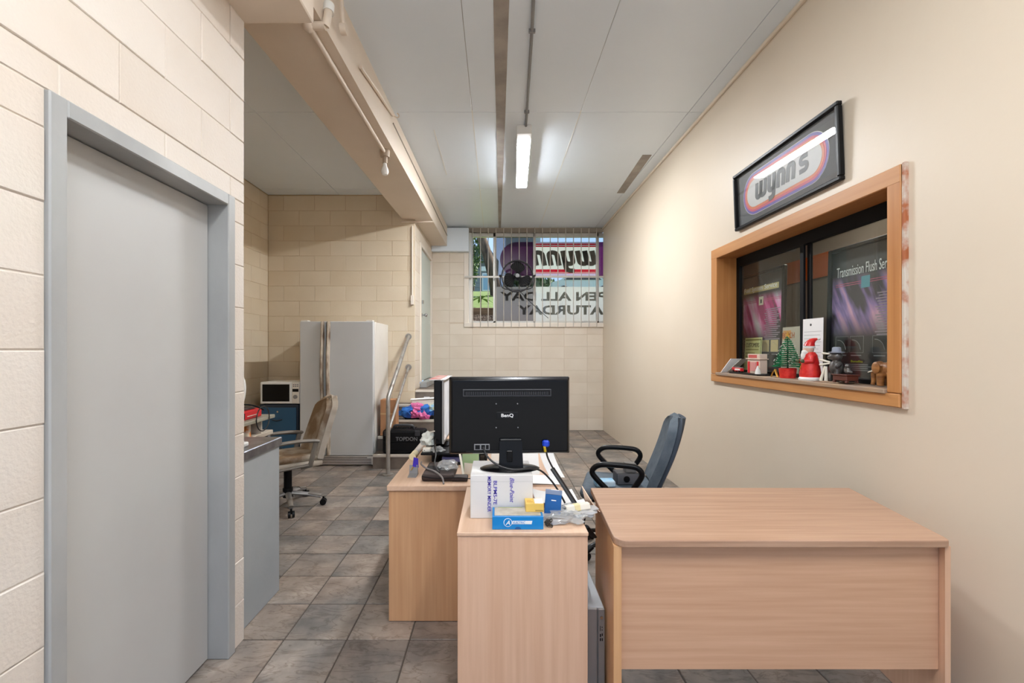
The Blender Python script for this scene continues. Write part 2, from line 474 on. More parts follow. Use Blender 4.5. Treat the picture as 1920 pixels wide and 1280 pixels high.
def setting(name, label=None):
    o = bpy.data.objects.new(name, None); COL.objects.link(o); W[o] = I4.copy()
    o.empty_display_size = .1
    o['kind'] = 'structure'
    if label: o['label'] = label
    return o

def struct(o, label=None):
    o['kind'] = 'structure'
    if label: o['label'] = label
    return o

def text_geo(body, w, h, shear=0.0, offset=0.0, depth=0.0008, mirror=False):
    """verts/faces of a text fitted into w x h, centred, in the x-z plane facing -y"""
    cu = bpy.data.curves.new('t', 'FONT'); cu.body = body; cu.size = 1
    cu.shear = shear; cu.offset = offset; cu.resolution_u = 3; cu.extrude = 0.001
    ob = bpy.data.objects.new('t', cu); COL.objects.link(ob)
    dg = bpy.context.evaluated_depsgraph_get()
    me = bpy.data.meshes.new_from_object(ob.evaluated_get(dg))
    vs = [v.co.copy() for v in me.vertices]; fs = [tuple(p.vertices) for p in me.polygons]
    bpy.data.objects.remove(ob); bpy.data.curves.remove(cu); bpy.data.meshes.remove(me)
    xs = [v.x for v in vs]; ys = [v.y for v in vs]
    x0, x1, y0, y1 = min(xs), max(xs), min(ys), max(ys)
    sx = w / (x1 - x0); sy = (h / (y1 - y0)) if h else sx
    out = []
    for v in vs:
        x = (v.x - (x0 + x1) / 2) * sx; z = (v.y - (y0 + y1) / 2) * sy
        out.append(Vector((-x if mirror else x, -depth / 2 - v.z / 0.001 * depth / 2, z)))
    return out, fs

def text(body, w, h, loc, m, parent, rz=0.0, ry=0.0, rx=0.0, world=True, name='lettering', **kw):
    vs, fs = text_geo(body, w, h, **kw)
    M = Matrix.Translation(loc) @ Euler((rx, 0, rz)).to_matrix().to_4x4() @ Matrix.Rotation(ry, 4, 'Y')
    return B().add(vs, fs, M).build(name, m, parent, world=world)

def bez(p, n=8):
    """smooth path through points (Catmull-Rom)"""
    p = [Vector(q) for q in p]; out = []
    for i in range(len(p) - 1):
        a = p[max(i - 1, 0)]; b = p[i]; c = p[i + 1]; d = p[min(i + 2, len(p) - 1)]
        for k in range(n):
            t = k / n
            out.append(.5 * ((2 * b) + (c - a) * t + (2 * a - 5 * b + 4 * c - d) * t * t + (3 * b - a - 3 * c + d) * t ** 3))
    out.append(p[-1])
    return out

def blob(parts, voxel=0.006):
    """one continuous body grown from ellipsoids and tapered capsules (voxel remesh)"""
    b = B()
    for q in parts:
        if not isinstance(q[0], list): b.ball(q[0], q[1], 14)
        else: b.tube(q[0], q[1], 10)
    me = bpy.data.meshes.new('t'); me.from_pydata([tuple(v) for v in b.v], [], b.f)
    bm = bmesh.new(); bm.from_mesh(me); bmesh.ops.recalc_face_normals(bm, faces=bm.faces[:]); bm.to_mesh(me); bm.free()
    ob = bpy.data.objects.new('t', me); COL.objects.link(ob)
    md = ob.modifiers.new('r', 'REMESH'); md.mode = 'VOXEL'; md.voxel_size = voxel
    sm = ob.modifiers.new('s', 'SMOOTH'); sm.iterations = 3
    dg = bpy.context.evaluated_depsgraph_get()
    m2 = bpy.data.meshes.new_from_object(ob.evaluated_get(dg))
    out = B().add([v.co.copy() for v in m2.vertices], [tuple(p.vertices) for p in m2.polygons])
    bpy.data.objects.remove(ob); bpy.data.meshes.remove(me); bpy.data.meshes.remove(m2)
    return out

def crumple(c, r, seed, amp=.25, sub=3, freq=2.2):
    bm = bmesh.new(); bmesh.ops.create_icosphere(bm, subdivisions=sub, radius=1)
    vs = []
    for v in bm.verts:
        d = 1 + amp * (noise.noise(v.co * freq + Vector((seed, 0, 0))) * 1.6 + noise.noise(v.co * freq * 2.6 + Vector((0, seed, 0))) * .8)
        q = v.co * d
        vs.append(Vector((c[0] + q.x * r[0], c[1] + q.y * r[1], max(c[2] - r[2] * .75, c[2] + q.z * r[2]))))
    out = B().add(vs, [[v.index for v in f.verts] for f in bm.faces]); bm.free()
    return out

# --- blockwork: every block of a wall is a piece of its own
_blk = {}
def block_mesh(w, h, m):
    k = (round(w, 3), round(h, 3), m.name)
    if k not in _blk:
        c = .003; t = .03
        x, z = w / 2, h / 2
        vs = [(-x, t, -z), (x, t, -z), (x, t, z), (-x, t, z), (-x, c, -z), (x, c, -z), (x, c, z), (-x, c, z),
              (-x + c, 0, -z + c), (x - c, 0, -z + c), (x - c, 0, z - c), (-x + c, 0, z - c)]
        fs = []
        for i in range(4):
            j = (i + 1) % 4
            fs += [(i, j, 4 + j, 4 + i), (4 + i, 4 + j, 8 + j, 8 + i)]
        fs.append((8, 9, 10, 11))
        me = bpy.data.meshes.new('block'); me.from_pydata(vs, [], fs)
        me.materials.append(m); _blk[k] = me
    return _blk[k]

def cut(r, holes):
    rs = [r]
    for (a, b, c, d) in holes:
        nx = []
        for (u0, u1, z0, z1) in rs:
            if u1 <= a or u0 >= b or z1 <= c or z0 >= d:
                nx.append((u0, u1, z0, z1)); continue
            if z0 < c: nx.append((u0, u1, z0, c))
            if z1 > d: nx.append((u0, u1, d, z1))
            zz0, zz1 = max(z0, c), min(z1, d)
            if u0 < a: nx.append((u0, a, zz0, zz1))
            if u1 > b: nx.append((b, u1, zz0, zz1))
        rs = nx
    return rs

def blocks(parent, fn, rz, u0, u1, z1, course, length, phase, holes, m, stack=False, z0=0.0, gap=.003):
    """fn(u, z) -> point on the wall face; rz turns the block's -y face to the room"""
    k = int(z0 / course)
    while k * course < z1 - .01:
        a = k * course; b = min(z1, a + course)
        ph = phase + (0 if (stack or k % 2 == 0) else length / 2)
        j = math.floor((u0 - ph) / length)
        while ph + j * length < u1 - .005:
            r0 = max(u0, ph + j * length); r1 = min(u1, ph + (j + 1) * length)
            j += 1
            if r1 - r0 < .03: continue
            for q in cut((r0, r1, max(a, z0), b), holes):
                if q[1] - q[0] < .025 or q[3] - q[2] < .025: continue
                w = q[1] - q[0] - gap; h = q[3] - q[2] - gap
                o = bpy.data.objects.new('block', block_mesh(w, h, m)); COL.objects.link(o)
                p = Vector(fn((q[0] + q[1]) / 2, (q[2] + q[3]) / 2))
                n = Euler((0, 0, rz)).to_matrix() @ Vector((0, -1, 0))
                o.location = p + n * random.uniform(-.0015, .0015); o.rotation_euler = (0, 0, rz)
                o.parent = parent; o.matrix_parent_inverse = W[parent].inverted()
        k += 1

# ================================================================== SETTING
CZ = 3.53                     # ceiling height
XR = 1.87                     # right wall
XL = -1.22                    # left block wall
XA = -3.13                    # alcove left wall
YA = 6.10                     # alcove back wall
XD = -1.113                   # return wall with the landing door
YB = 7.75                     # back wall with the window
YF = -1.0                     # open front of the workshop

# ---- floor
fl = B().span((-3.4, YF, -.16), (3.6, YB + .2, -.004)).build('floor', M_grout)
struct(fl, 'slate-look tiled floor with dark grout')
PX, PY, X0, Y0 = .304, .3018, -1.0255, 2.149
tm = B().box((0, 0, 0), (PX - .007, PY - .007, .02), .002)
tme = bpy.data.meshes.new('tile'); tme.from_pydata([tuple(v) for v in tm.v], [], tm.f); tme.materials.append(M_tile)
cells = []
for i in range(-8, 10):
    for j in range(-7, 19):
        x0, x1 = X0 + i * PX, X0 + (i + 1) * PX; y0, y1 = Y0 + j * PY, Y0 + (j + 1) * PY
        if x0 < XA or x1 > XR + .25 or y1 > YB + .2 or y0 < .2: continue
        if y1 < 2.15 and x1 < XL - .25: continue
        if y0 > YA and x1 < XD: continue
        cx, cy = (x0 + x1) / 2, (y0 + y1) / 2
        fx, fy = 930 + 833 * cx / max(cy, .3), 656 + 833 * 1.4 / max(cy, .3)
        inv = -60 < fx < 1980 and fy < 1400
        cells.append((0 if inv else 1, cy, cx))
cells.sort()
rest = B()
for q, (v, cy, cx) in enumerate(cells):
    dz = random.uniform(-.0012, .0012)
    if v == 0 and q < 296:
        o = bpy.data.objects.new('tile', tme); COL.objects.link(o); o.location = (cx, cy, -.010 + dz)
        o.rotation_euler = (random.uniform(-.002, .002), random.uniform(-.002, .002), random.choice((0, math.pi)))
        o.parent = fl; o.matrix_parent_inverse = W[fl].inverted()
    else:
        rest.box((cx, cy, -.010 + dz), (PX - .007, PY - .007, .02))
if rest.v:
    rest.build('tiles_out_of_view', M_tile, fl)['kind'] = 'stuff'

# ---- walls
def wall(name, spans, m, label):
    b = B()
    for a, c in spans: b.span(a, c)
    return struct(b.build(name, m), label)
RB = .004                     # blocks stand this far proud of the mortar
D1 = (1.203, 2.060, 0.0, 2.107)            # left door: frame outer Y and Z
w = wall('wall_left', [((XL - .16, YF, 0), (XL - RB, D1[0], CZ)), ((XL - .16, D1[1], 0), (XL - RB, 2.153, CZ)),
                       ((XL - .16, D1[0], D1[3]), (XL - RB, D1[1], CZ))], M_blockback, 'cream painted block wall beside the grey door')
blocks(w, lambda u, z: (XL, u, z), R(90), -.76, 2.153, CZ, .2, .4, 1.24, [D1], M_block)

w = wall('wall_alcove_left', [((XA - .15, 2.0, 0), (XA - RB, YA + .2, CZ))], M_block2back, 'buff block wall at the far left of the alcove')
blocks(w, lambda u, z: (XA, u, z), R(90), 4.4, YA, CZ, .207, .42, 5.05, [], M_block2)
wall('wall_alcove_front', [((XA, 2.0, 0), (XL - .16, 2.15, CZ))], M_block2back, 'alcove wall behind the counter')

w = wall('wall_alcove_back', [((XA - .15, YA + RB, 0), (XD - .14, YA + .2, CZ)), ((XD - .14, YA + RB, 0), (XD - RB, YA + .15, CZ))],
         M_block2back, 'buff block wall behind the white fridge')
blocks(w, lambda u, z: (u, YA, z), 0, XA, XD, CZ, .207, .4245, -2.065, [], M_block2)

D2 = (6.50, 7.68, .85, 2.98)               # landing door opening
w = wall('wall_return', [((XD - .14, YA + .15, 0), (XD - RB, D2[0], CZ)), ((XD - .14, D2[1], 0), (XD - RB, YB + .2, CZ)),
                         ((XD - .14, D2[0], D2[3]), (XD - RB, D2[1], CZ)), ((XD - .14, D2[0], 0), (XD - RB, D2[1], D2[2]))],
         M_block3back, 'short block wall holding the landing door')
blocks(w, lambda u, z: (XD, u, z), R(90), YA + .005, YB, CZ, .209, .40, 6.105, [D2], M_block3, z0=.86)

WN = (-.51, 2.10, 1.86, 3.515)             # back window opening X0 X1 Z0 Z1
w = wall('wall_back', [((XD - .1, YB + RB, 0), (WN[0], YB + .2, CZ)), ((WN[1], YB + RB, 0), (XR + .4, YB + .2, CZ)),
                       ((WN[0], YB + RB, 0), (WN[1], YB + .2, WN[2])), ((WN[0], YB + RB, WN[3]), (WN[1], YB + .2, CZ))],
         M_block3back, 'pale block wall under the barred window')
blocks(w, lambda u, z: (u, YB, z), 0, XD, XR, CZ, .209, .40, -.81, [WN], M_block3, stack=True)

HO = (2.03, 3.818, 1.14, 2.25)             # service hatch, frame outer Y and Z
w = wall('wall_right', [((XR, YF, 0), (XR + .12, HO[0] + .04, CZ)), ((XR, HO[1] - .04, 0), (XR + .12, YB + .004, CZ)),
                        ((XR, HO[0] + .04, 0), (XR + .12, HO[1] - .04, HO[2] + .03)), ((XR, HO[0] + .04, HO[3] - .03), (XR + .12, HO[1] - .04, CZ))],
         M_plaster, 'smooth cream plaster wall with the service hatch')

# office seen through the hatch
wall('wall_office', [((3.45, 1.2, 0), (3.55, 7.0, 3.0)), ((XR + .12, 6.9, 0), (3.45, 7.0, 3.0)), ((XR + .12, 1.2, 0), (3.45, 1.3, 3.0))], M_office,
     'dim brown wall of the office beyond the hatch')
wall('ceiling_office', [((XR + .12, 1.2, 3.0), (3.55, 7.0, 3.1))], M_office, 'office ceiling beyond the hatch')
struct(B().span((3.43, 1.3, 2.17), (3.45, 6.9, 2.42)).build('reflection_strip', M_orange), 'orange strip standing in for a reflection in the hatch glass')  # orange strip stands in for a blurred reflection in the hatch glass

# ---- ceiling sheets
ce = B().span((XA - .2, YF, CZ + .006), (XR + 1.9, YB + .3, CZ + .25)).build('ceiling', M_ceilgap)
struct(ce, 'pale grey sheeted ceiling')
xs = [XA, -2.153, -1.183, -.213, .757, 1.727, XR]
ys = [YF, .22, 2.10, 3.98, 5.86, YB]
for i in range(len(xs) - 1):
    for j in range(len(ys) - 1):
        if ys[j + 1] > YA and xs[i + 1] < XD - .1:
            yy = YA
        else:
            yy = ys[j + 1]
        if xs[i + 1] < XL - .2 and ys[j + 1] < 2.15: continue
        B().span((xs[i] + .002, ys[j] + .002, CZ), (xs[i + 1] - .002, yy - .002, CZ + .012), .0015).build('ceiling_sheet', M_ceil, ce)
for x in (-.213, .757, -.60):
    y0 = 3.95 if x != -.60 else 4.3
    B().span((x - .004, y0, CZ - .0015), (x + .004, 7.7 if x != -.6 else 5.4, CZ + .003)).build('joint_strip', M_ceilstrip, ce)
pts = [(-.005, .5), (.075, .5), (.08, 2.6), (.085, 4.2), (.085, 7.74), (.045, 7.74), (.02, 5.6), (.0, 4.0), (-.012, 3.2), (-.018, 2.5)]
B().prism(pts, CZ - .003, CZ + .002).build('bare_strip', M_bare, ce)
B().prism([(1.60, 4.85), (1.70, 4.85), (1.74, 6.03), (1.64, 6.03)], CZ - .003, CZ + .002).build('bare_patch', M_bare, ce)
struct(B().span((XR - .022, YF, CZ - .03), (XR, YB, CZ), .004).build('trim_1', M_plaster), 'cream cornice strip along the right wall')

# ---- beam
BZ = 3.187
bp = [(-1.51, -1.2), (-1.022, -1.2), (-.84, YB - .001), (XD, YB - .001), (XD, YA), (-1.28, YA)]
bo = struct(B().prism(bp, BZ, CZ + .004).build('ceiling_beam', M_beam), 'cream painted concrete beam crossing the ceiling')
B().span((-1.38, .2, 2.985), (-.885, 2.16, BZ + .01), .006).build('beam_pad', M_beam, bo)
B().span((XD + .003, YB - .12, 3.10), (-.47, YB, 3.50), .004).build('beam_pier', M_ceil, bo)

# ---- stairs and landing
st = setting('stairs', 'tiled steps rising to the landing door')
SY = [5.23, 5.4525, 5.675, 5.8975, 6.12]
for k in range(4):
    z = .17 * (k + 1)
    B().span((-1.45, SY[k], 0), (-.35, YA - .002, z - .002)).build('step', M_tilestep, st)
    B().span((-1.45, SY[k] - .006, z - .03), (-.35, SY[k] + .03, z), .002).build('nosing', M_nosing, st)
B().span((XD + .002, SY[4], 0), (-.35, YB - .004, .848)).build('landing', M_tilestep, st)
B().span((XD + .002, SY[4] - .006, .82), (-.35, SY[4] + .04, .852), .002).build('nosing', M_nosing, st)
B().span((XD + .004, 6.5, .852), (XD + .1, 7.7, .93), .003).build('door_step', M_framegrey, st)

# ---- left steel door
d = setting('door_1', 'grey flush door in a grey steel frame')
FX = XL + .012                 # frame face stands proud of the blocks
fw = .052
B().span((XL - .12, D1[0], 0), (FX, D1[0] + fw, D1[3]), .004).build('door_jamb', M_framegrey, d)
B().span((XL - .12, D1[1] - fw, 0), (FX, D1[1], D1[3]), .004).build('door_jamb', M_framegrey, d)
B().span((XL - .12, D1[0] + fw, D1[3] - fw), (FX, D1[1] - fw, D1[3]), .004).build('door_head', M_framegrey, d)
B().span((XL - .115, D1[0] + fw + .003, .008), (XL - .08, D1[1] - fw - .004, D1[3] - fw - .004), .002).build('door_leaf', M_doorgrey, d)

# ---- landing door
d = setting('door_2', 'pale grey-green door up on the landing')
M_leafdoor = mat('door_pale_green', (196, 206, 200), 0.4)
M_jamb2 = mat('jamb_cream', (226, 216, 204), 0.5)
B().span((XD - .12, D2[0], .932), (XD + .015, D2[0] + .07, D2[3]), .004).build('door_jamb', M_jamb2, d)
B().span((XD - .12, D2[1] - .05, .932), (XD + .015, D2[1], D2[3]), .004).build('door_jamb', M_jamb2, d)
B().span((XD - .12, D2[0] + .07, D2[3] - .05), (XD + .015, D2[1] - .05, D2[3]), .004).build('door_head', M_jamb2, d)
lf = B().span((XD - .06, D2[0] + .075, .934), (XD - .015, D2[1] - .055, D2[3] - .055), .003).build('door_leaf', M_leafdoor, d)
hb = B().cyl((XD - .015, 6.76, 1.93), (XD + .03, 6.76, 1.93), .012).ball((XD + .045, 6.76, 1.93), .028, 14)
hb.cyl((XD - .015, 6.76, 1.93), (XD - .008, 6.76, 1.93), .034)
hb.build('door_knob', M_chrome, lf, True)
B().cyl((XD - .015, 6.76, 2.13), (XD + .012, 6.76, 2.13), .03).build('deadbolt', M_chrome, lf, True)

# ---- back window
wi = setting('window_1', 'barred street window at the top of the back wall')
B().span((-.558, YB - .018, 1.80), (-.475, YB + .01, 3.10), .003).build('architrave', M_jamb2, wi)
B().span((-.558, YB - .03, 1.80), (XR, YB + .01, 1.875), .003).build('window_sill', M_jamb2, wi)
B().span((-.475, YB, 3.455), (XR, YB + .1, 3.525), .003).build('window_head', mat('window_head_taupe', (150, 140, 128), .6), wi)  # head is a darker grey-brown than the cream architrave
M_alu = mat('aluminium_frame', (204, 202, 196), 0.4, 0.3)
B().span((-.475, YB + .03, 1.875), (-.425, YB + .14, 3.455), .003).build('window_stile', M_alu, wi)
B().span((-.05, YB + .06, 1.875), (0.0, YB + .14, 3.455), .003).build('window_stile', M_alu, wi)
B().span((.655, YB + .06, 1.875), (.70, YB + .14, 3.455), .003).build('window_stile', M_alu, wi)
B().span((1.77, YB + .06, 1.875), (1.81, YB + .14, 3.455), .003).build('window_stile', M_alu, wi)
B().span((-.425, YB + .06, 1.875), (2.10, YB + .14, 1.91), .003).build('window_rail', M_alu, wi)
B().span((-.425, YB + .06, 3.39), (2.10, YB + .14, 3.455), .003).build('window_rail', M_alu, wi)
B().span((0.0, YB + .098, 1.91), (.655, YB + .102, 3.39)).build('pane', M_glass2, wi)
B().span((.70, YB + .098, 1.91), (1.77, YB + .102, 3.39)).build('pane', M_glass, wi)
B().span((1.81, YB + .098, 1.91), (2.10, YB + .102, 3.39)).build('pane', M_glass, wi)
bars = thing('security_bars', 'pale steel security bars across the back window', 'window bars', (.65, YB - .04, 1.80))
M_bar = mat('pale_bar_paint', (196, 190, 182), 0.45, 0.2)
for k in range(-2, 15):
    x = -.135 + .1345 * k
    B().cyl((x, YB - .04, 1.80), (x, YB - .04, 3.525), .0075, n=8).build('bar', M_bar, bars, True)
B().span((-.54, YB - .055, 2.652), (XR, YB - .045, 2.684), .002).build('cross_bar', M_bar, bars)

# ---- service hatch
hw = setting('window_2', 'timber lined service hatch with black sliding window')
FXH = XR - .022
B().span((FXH, HO[0], 1.20), (XR + .16, HO[0] + .073, 2.25), .004).build('hatch_jamb', M_timber, hw)
B().span((FXH, HO[1] - .098, 1.20), (XR + .16, HO[1], 2.25), .004).build('hatch_jamb', M_timber, hw)
B().span((FXH - .001, HO[0], 2.168), (XR + .16, HO[1], 2.251), .004).build('hatch_head', M_timberY, hw)
B().span((FXH - .002, HO[0] + .004, 1.135), (XR, HO[1], 1.198), .004).build('hatch_apron', M_timberY, hw)
B().span((FXH - .012, HO[0] + .074, 1.193), (2.05, HO[1] - .099, 1.215), .003).build('hatch_sill', M_sillgrey, hw)
B().span((2.055, 1.95, 1.19), (2.42, 4.05, 1.215), .003).build('office_ledge', M_sillgrey, hw)
B().span((FXH + .004, HO[0] - .018, 1.13), (XR + .002, HO[0], 2.255), .003).build('raw_edge', M_raw, hw)
yA, yZ = HO[0] + .073, HO[1] - .098
XG = 2.03
B().span((XG - .018, yZ - .045, 1.215), (XG + .018, yZ, 2.168), .002).build('sash_stile', M_blackm, hw)
B().span((XG - .018, yA, 1.215), (XG + .018, yA + .04, 2.168), .002).build('sash_stile', M_blackm, hw)
B().span((XG - .018, yA + .04, 2.09), (XG + .018, yZ - .045, 2.168), .002).build('sash_rail', M_blackm, hw)
B().span((XG - .018, yA + .04, 1.215), (XG + .018, yZ - .045, 1.24), .002).build('sash_rail', M_blackm, hw)
B().span((XG - .02, 2.905, 1.24), (XG - .004, 2.94, 2.09), .002).build('sash_meeting_stile', M_blackm, hw)
B().span((XG + .004, 2.87, 1.24), (XG + .018, 2.905, 2.09), .002).build('sash_meeting_stile', M_blackm, hw)
B().span((XG - .006, 2.94, 1.24), (XG - .003, yZ - .045, 2.09)).build('pane', M_glass, hw)
B().span((XG + .008, yA + .04, 1.24), (XG + .011, 2.90, 2.09)).build('pane', M_glass, hw)

# ================================================================== LIGHT FITTINGS
def batten(label, loc, rz, diffuser=None):
    t = thing('batten_light', label, 'light', loc, rz)
    k = t
    def P(b, n, m, s=False): return b.build(n, m, k, s, world=False)
    P(B().span((-.07, 0, -.085), (.07, .13, 0), .003), 'end_housing', M_white)
    P(B().span((-.066, .131, -.062), (.066, 1.392, 0), .003).span((-.067, .131, -.084), (-.0625, 1.376, -.06)).span((.0625, .131, -.084), (.067, 1.376, -.06)), 'housing', M_white)
    P(B().span((-.062, .132, -.095), (.062, 1.375, -.0625), .010), 'diffuser', diffuser or M_diff)
    P(B().span((-.064, 1.376, -.095), (.064, 1.39, -.0625), .003), 'end_cap', M_white)
    return t
batten('lit white fluorescent batten above the desks, before the barred window', (.267, 4.2, CZ), R(-2.2))
batten('lit fluorescent batten on the ceiling overhead, before the framed sign', (.15, .55, CZ), 0, mat('dimmer_diffuser', (249, 252, 255), 0.4, emis=22.0))
batten('added batten-shaped fill lamp at the open front, on the block wall side', (-.15, -.98, CZ), 0, mat('front_fill_diffuser', (252, 252, 250), 0.4, emis=40.0))  # fill lamp added behind the camera to brighten desk fronts and door
batten('added batten-shaped fill lamp at the open front, on the hatch wall side', (1.0, -.98, CZ), 0, MATS['front_fill_diffuser'])  # second added fill lamp, for the same near surfaces
batten('added fill lamp on the office ceiling beyond the hatch', (2.75, 2.6, 3.0), 0, mat('office_fill_diffuser', (255, 250, 240), 0.4, emis=14.0))  # added lamp that only brightens the office behind the glass
cd = thing('ceiling_conduit', 'thin grey conduit feeding the lit batten light along the ceiling', 'conduit', (.2, 1.95, CZ - .012))
B().tube([(.19, 1.96, CZ - .012), (.237, 2.9, CZ - .012), (.283, 4.2, CZ - .012)], .011, 8).build('pipe', M_grey, cd, True)
for y in (2.95, 3.95): B().span((.237 + (y - 2.9) * .035 - .022, y - .008, CZ - .026), (.237 + (y - 2.9) * .035 + .022, y + .008, CZ), .002).build('saddle', M_grey, cd)

bl = thing('bare_bulb_light', 'unlit opal bulb on a pipe under the cream beam', 'light', (-.995, 3.98, BZ))
pz = BZ - .022
B().tube(bez([(-1.02, 2.44, pz), (-1.012, 3.0, pz), (-.996, 3.95, pz)], 4), .016, 10).build('pipe', M_beam, bl, True)
B().ball((-1.02, 2.42, pz), .034, 12).cyl((-1.02, 2.42, pz), (-.93, 2.42, pz), .022, n=12).build('elbow', M_beam, bl, True)
B().cyl((-.995, 3.98, BZ), (-.995, 3.98, BZ - .06), .045, .04).cyl((-.995, 3.98, BZ - .06), (-.995, 3.98, BZ - .115), .022).build('lamp_holder', mat('bakelite_holder', (176, 158, 138), .4), bl, True)
B().lathe([(.008, -.225), (.024, -.218), (.033, -.195), (.031, -.17), (.018, -.14), (.014, -.112)], (-.995, 3.98, BZ), 20).build('bulb', M_bulb, bl, True)

def fx(y): return -1.022 + (.182 / 8.949) * (y + 1.2)       # right face of the beam
pp = thing('beam_pipe', 'short cream pipe stub running along the right face of the beam', 'pipe', (fx(3.4) + .02, 3.4, 3.35))
B().tube([(fx(3.02) + .015, 3.02, 3.325), (fx(3.45) + .017, 3.45, 3.39), (fx(3.89) + .015, 3.89, 3.455)], .013, 8).build('pipe', M_beam, pp, True)
B().tube(bez([(fx(3.89) + .015, 3.89, 3.455), (fx(3.9) + .05, 3.92, 3.45), (fx(3.9) + .06, 3.93, 3.475), (fx(3.9) + .045, 3.92, 3.49)], 4), .005, 6).build('hook', M_beam, pp, True)
o = B().tube([(fx(3.9) + .004, 3.95, 3.415), (fx(5.8) + .004, 5.8, 3.392), (fx(7.7) + .004, 7.6, 3.36)], .006, 6).build('beam_cable', mat('dusty_cable', (150, 138, 126), .6), smooth=True)
tag(o, 'thin dusty cable running along the right face of the beam', 'cable')
pf = thing('pipe_fitting', 'cream pipe junction fixed at the near end of the beam face', 'pipe', (-.93, 2.42, 3.2))
B().tube(bez([(-.93, 2.42, pz), (-.92, 2.42, 3.2), (-.925, 2.45, 3.27)], 4), .022, 10).build('elbow', M_beam, pf, True)
B().cyl((-.925, 2.45, 3.26), (-.925, 2.46, 3.31), .03, n=14).build('collar', M_white, pf, True)
B().cyl((-.915, 2.62, 3.29), (-.88, 2.62, 3.29), .032, n=12).tube([(-.9, 2.62, 3.29), (-.9, 2.56, 3.53)], .013, 8).build('socket', M_beam, pf, True)
o = B().tube(bez([(-1.30, YA - .016, 3.155), (-1.25, YA - .016, 3.155), (-.86, YA - .016, 3.155)], 3), .013, 8).build('wall_conduit', M_beam, smooth=True)
tag(o, 'cream conduit across the wall at the far end of the beam', 'conduit')
sw = thing('light_switch', 'cream switch box and conduit on the wall corner by the landing door', 'switch', (XD - .03, YA - .02, 2.0))
B().span((XD - .055, YA - .03, 2.02), (XD - .012, YA - .002, 2.15), .004).build('switch_box', M_jamb2, sw)
B().tube([(XD - .034, YA - .014, 2.15), (XD - .034, YA - .014, 3.10)], .011, 8).build('conduit', M_jamb2, sw, True)

# ================================================================== FRAMED SIGN ON THE RIGHT WALL
def stroke(pts, w, n=10):
    """flat ribbon of width w along a path in the x-z plane, round-capped -> list of quads as thin plates"""
    p = [Vector((a, b)) for a, b in pts]
    L = []; Rr = []
    for i, q in enumerate(p):
        a = p[max(i - 1, 0)]; b = p[min(i + 1, len(p) - 1)]
        t = (b - a).normalized(); nn = Vector((-t.y, t.x)) * w / 2
        L.append(q + nn); Rr.append(q - nn)
    return L + Rr[::-1], L, Rr
def arc(cx, cz, rx, rz, a0, a1, n=10):
    return [(cx + rx * math.cos(R(a0 + (a1 - a0) * i / n)), cz + rz * math.sin(R(a0 + (a1 - a0) * i / n))) for i in range(n + 1)]
def logo_paths():
    """heavy rounded lower-case letters w y n n ' s on a unit x-height grid: (path, width)"""
    o = []; t = .30
    def u(x, w=.42, r=.3):
        return [(x, 1.0), (x, r)] + arc(x + w / 2, r, w / 2, r - .12, 180, 360, 8)[1:-1] + [(x + w, r), (x + w, 1.0)]
    def nn(x, w=.46, r=.3):
        return [(x, 0.0), (x, 1 - r)] + arc(x + w / 2, 1 - r, w / 2, r - .12, 180, 0, 8)[1:-1] + [(x + w, 1 - r), (x + w, 0.0)]
    o.append((u(0), t)); o.append((u(.42), t))
    x = 1.22
    o.append((u(x, .46), t)); o.append(([(x + .46, .6), (x + .46, -.14)] + arc(x + .2, -.14, .26, .2, 0, -100, 6)[1:] + [(x + .02, -.34)], t))
    o.append((nn(2.06), t)); o.append((nn(2.90), t))
    o.append(([(3.66, 1.38), (3.62, 1.02)], .2))
    x = 3.86
    o.append(([(x + .56, .86), (x + .26, .86)] + arc(x + .22, .68, .18, .18, 90, 270, 8) + [(x + .3, .5)] + arc(x + .36, .32, .18, .18, 90, -90, 8) + [(x - .02, .14)], .25))
    return o, 4.55
def logo(M, depth, skip=(), shear=0.0):
    """the letters as thin plates; M maps (x, z) units to the place"""
    b = B(); paths, wid = logo_paths()
    for i, (p, w) in enumerate(paths):
        if i in skip: continue
        p = [(a + shear * c, c) for a, c in p]
        _, L, Rr = stroke(p, w)
        n = len(L)
        vs = [Vector((q.x, 0, q.y)) for q in L] + [Vector((q.x, 0, q.y)) for q in Rr]
        vs += [Vector((v.x, -depth, v.z)) for v in vs]
        fs = []
        for k in range(n - 1):
            fs += [(k, k + 1, n + k + 1, n + k), (2 * n + k, 3 * n + k, 3 * n + k + 1, 2 * n + k + 1),
                   (k, 2 * n + k, 2 * n + k + 1, k + 1), (n + k, n + k + 1, 3 * n + k + 1, 3 * n + k)]
        b.add([M @ v for v in vs], fs)
    return b, wid
def pill(w, h, n=14):
    r = h / 2; c = w / 2 - r
    return [(c + r * math.cos(a), r * math.sin(a)) for a in [-math.pi / 2 + math.pi * i / n for i in range(n + 1)]] + \
           [(-c + r * math.cos(a), r * math.sin(a)) for a in [math.pi / 2 + math.pi * i / n for i in range(n + 1)]]
XZ = Matrix.Rotation(R(90), 4, 'X')      # (x, y, z) -> (x, -z, y): polygons face -y
def plate(poly, y_front, th, M=None):
    """flat plate of outline poly in x-z whose front lies at y = y_front (toward -y)"""
    T = XZ
    if M is not None: T = M @ XZ
    return B().prism(poly, -(y_front + th), -y_front, T)

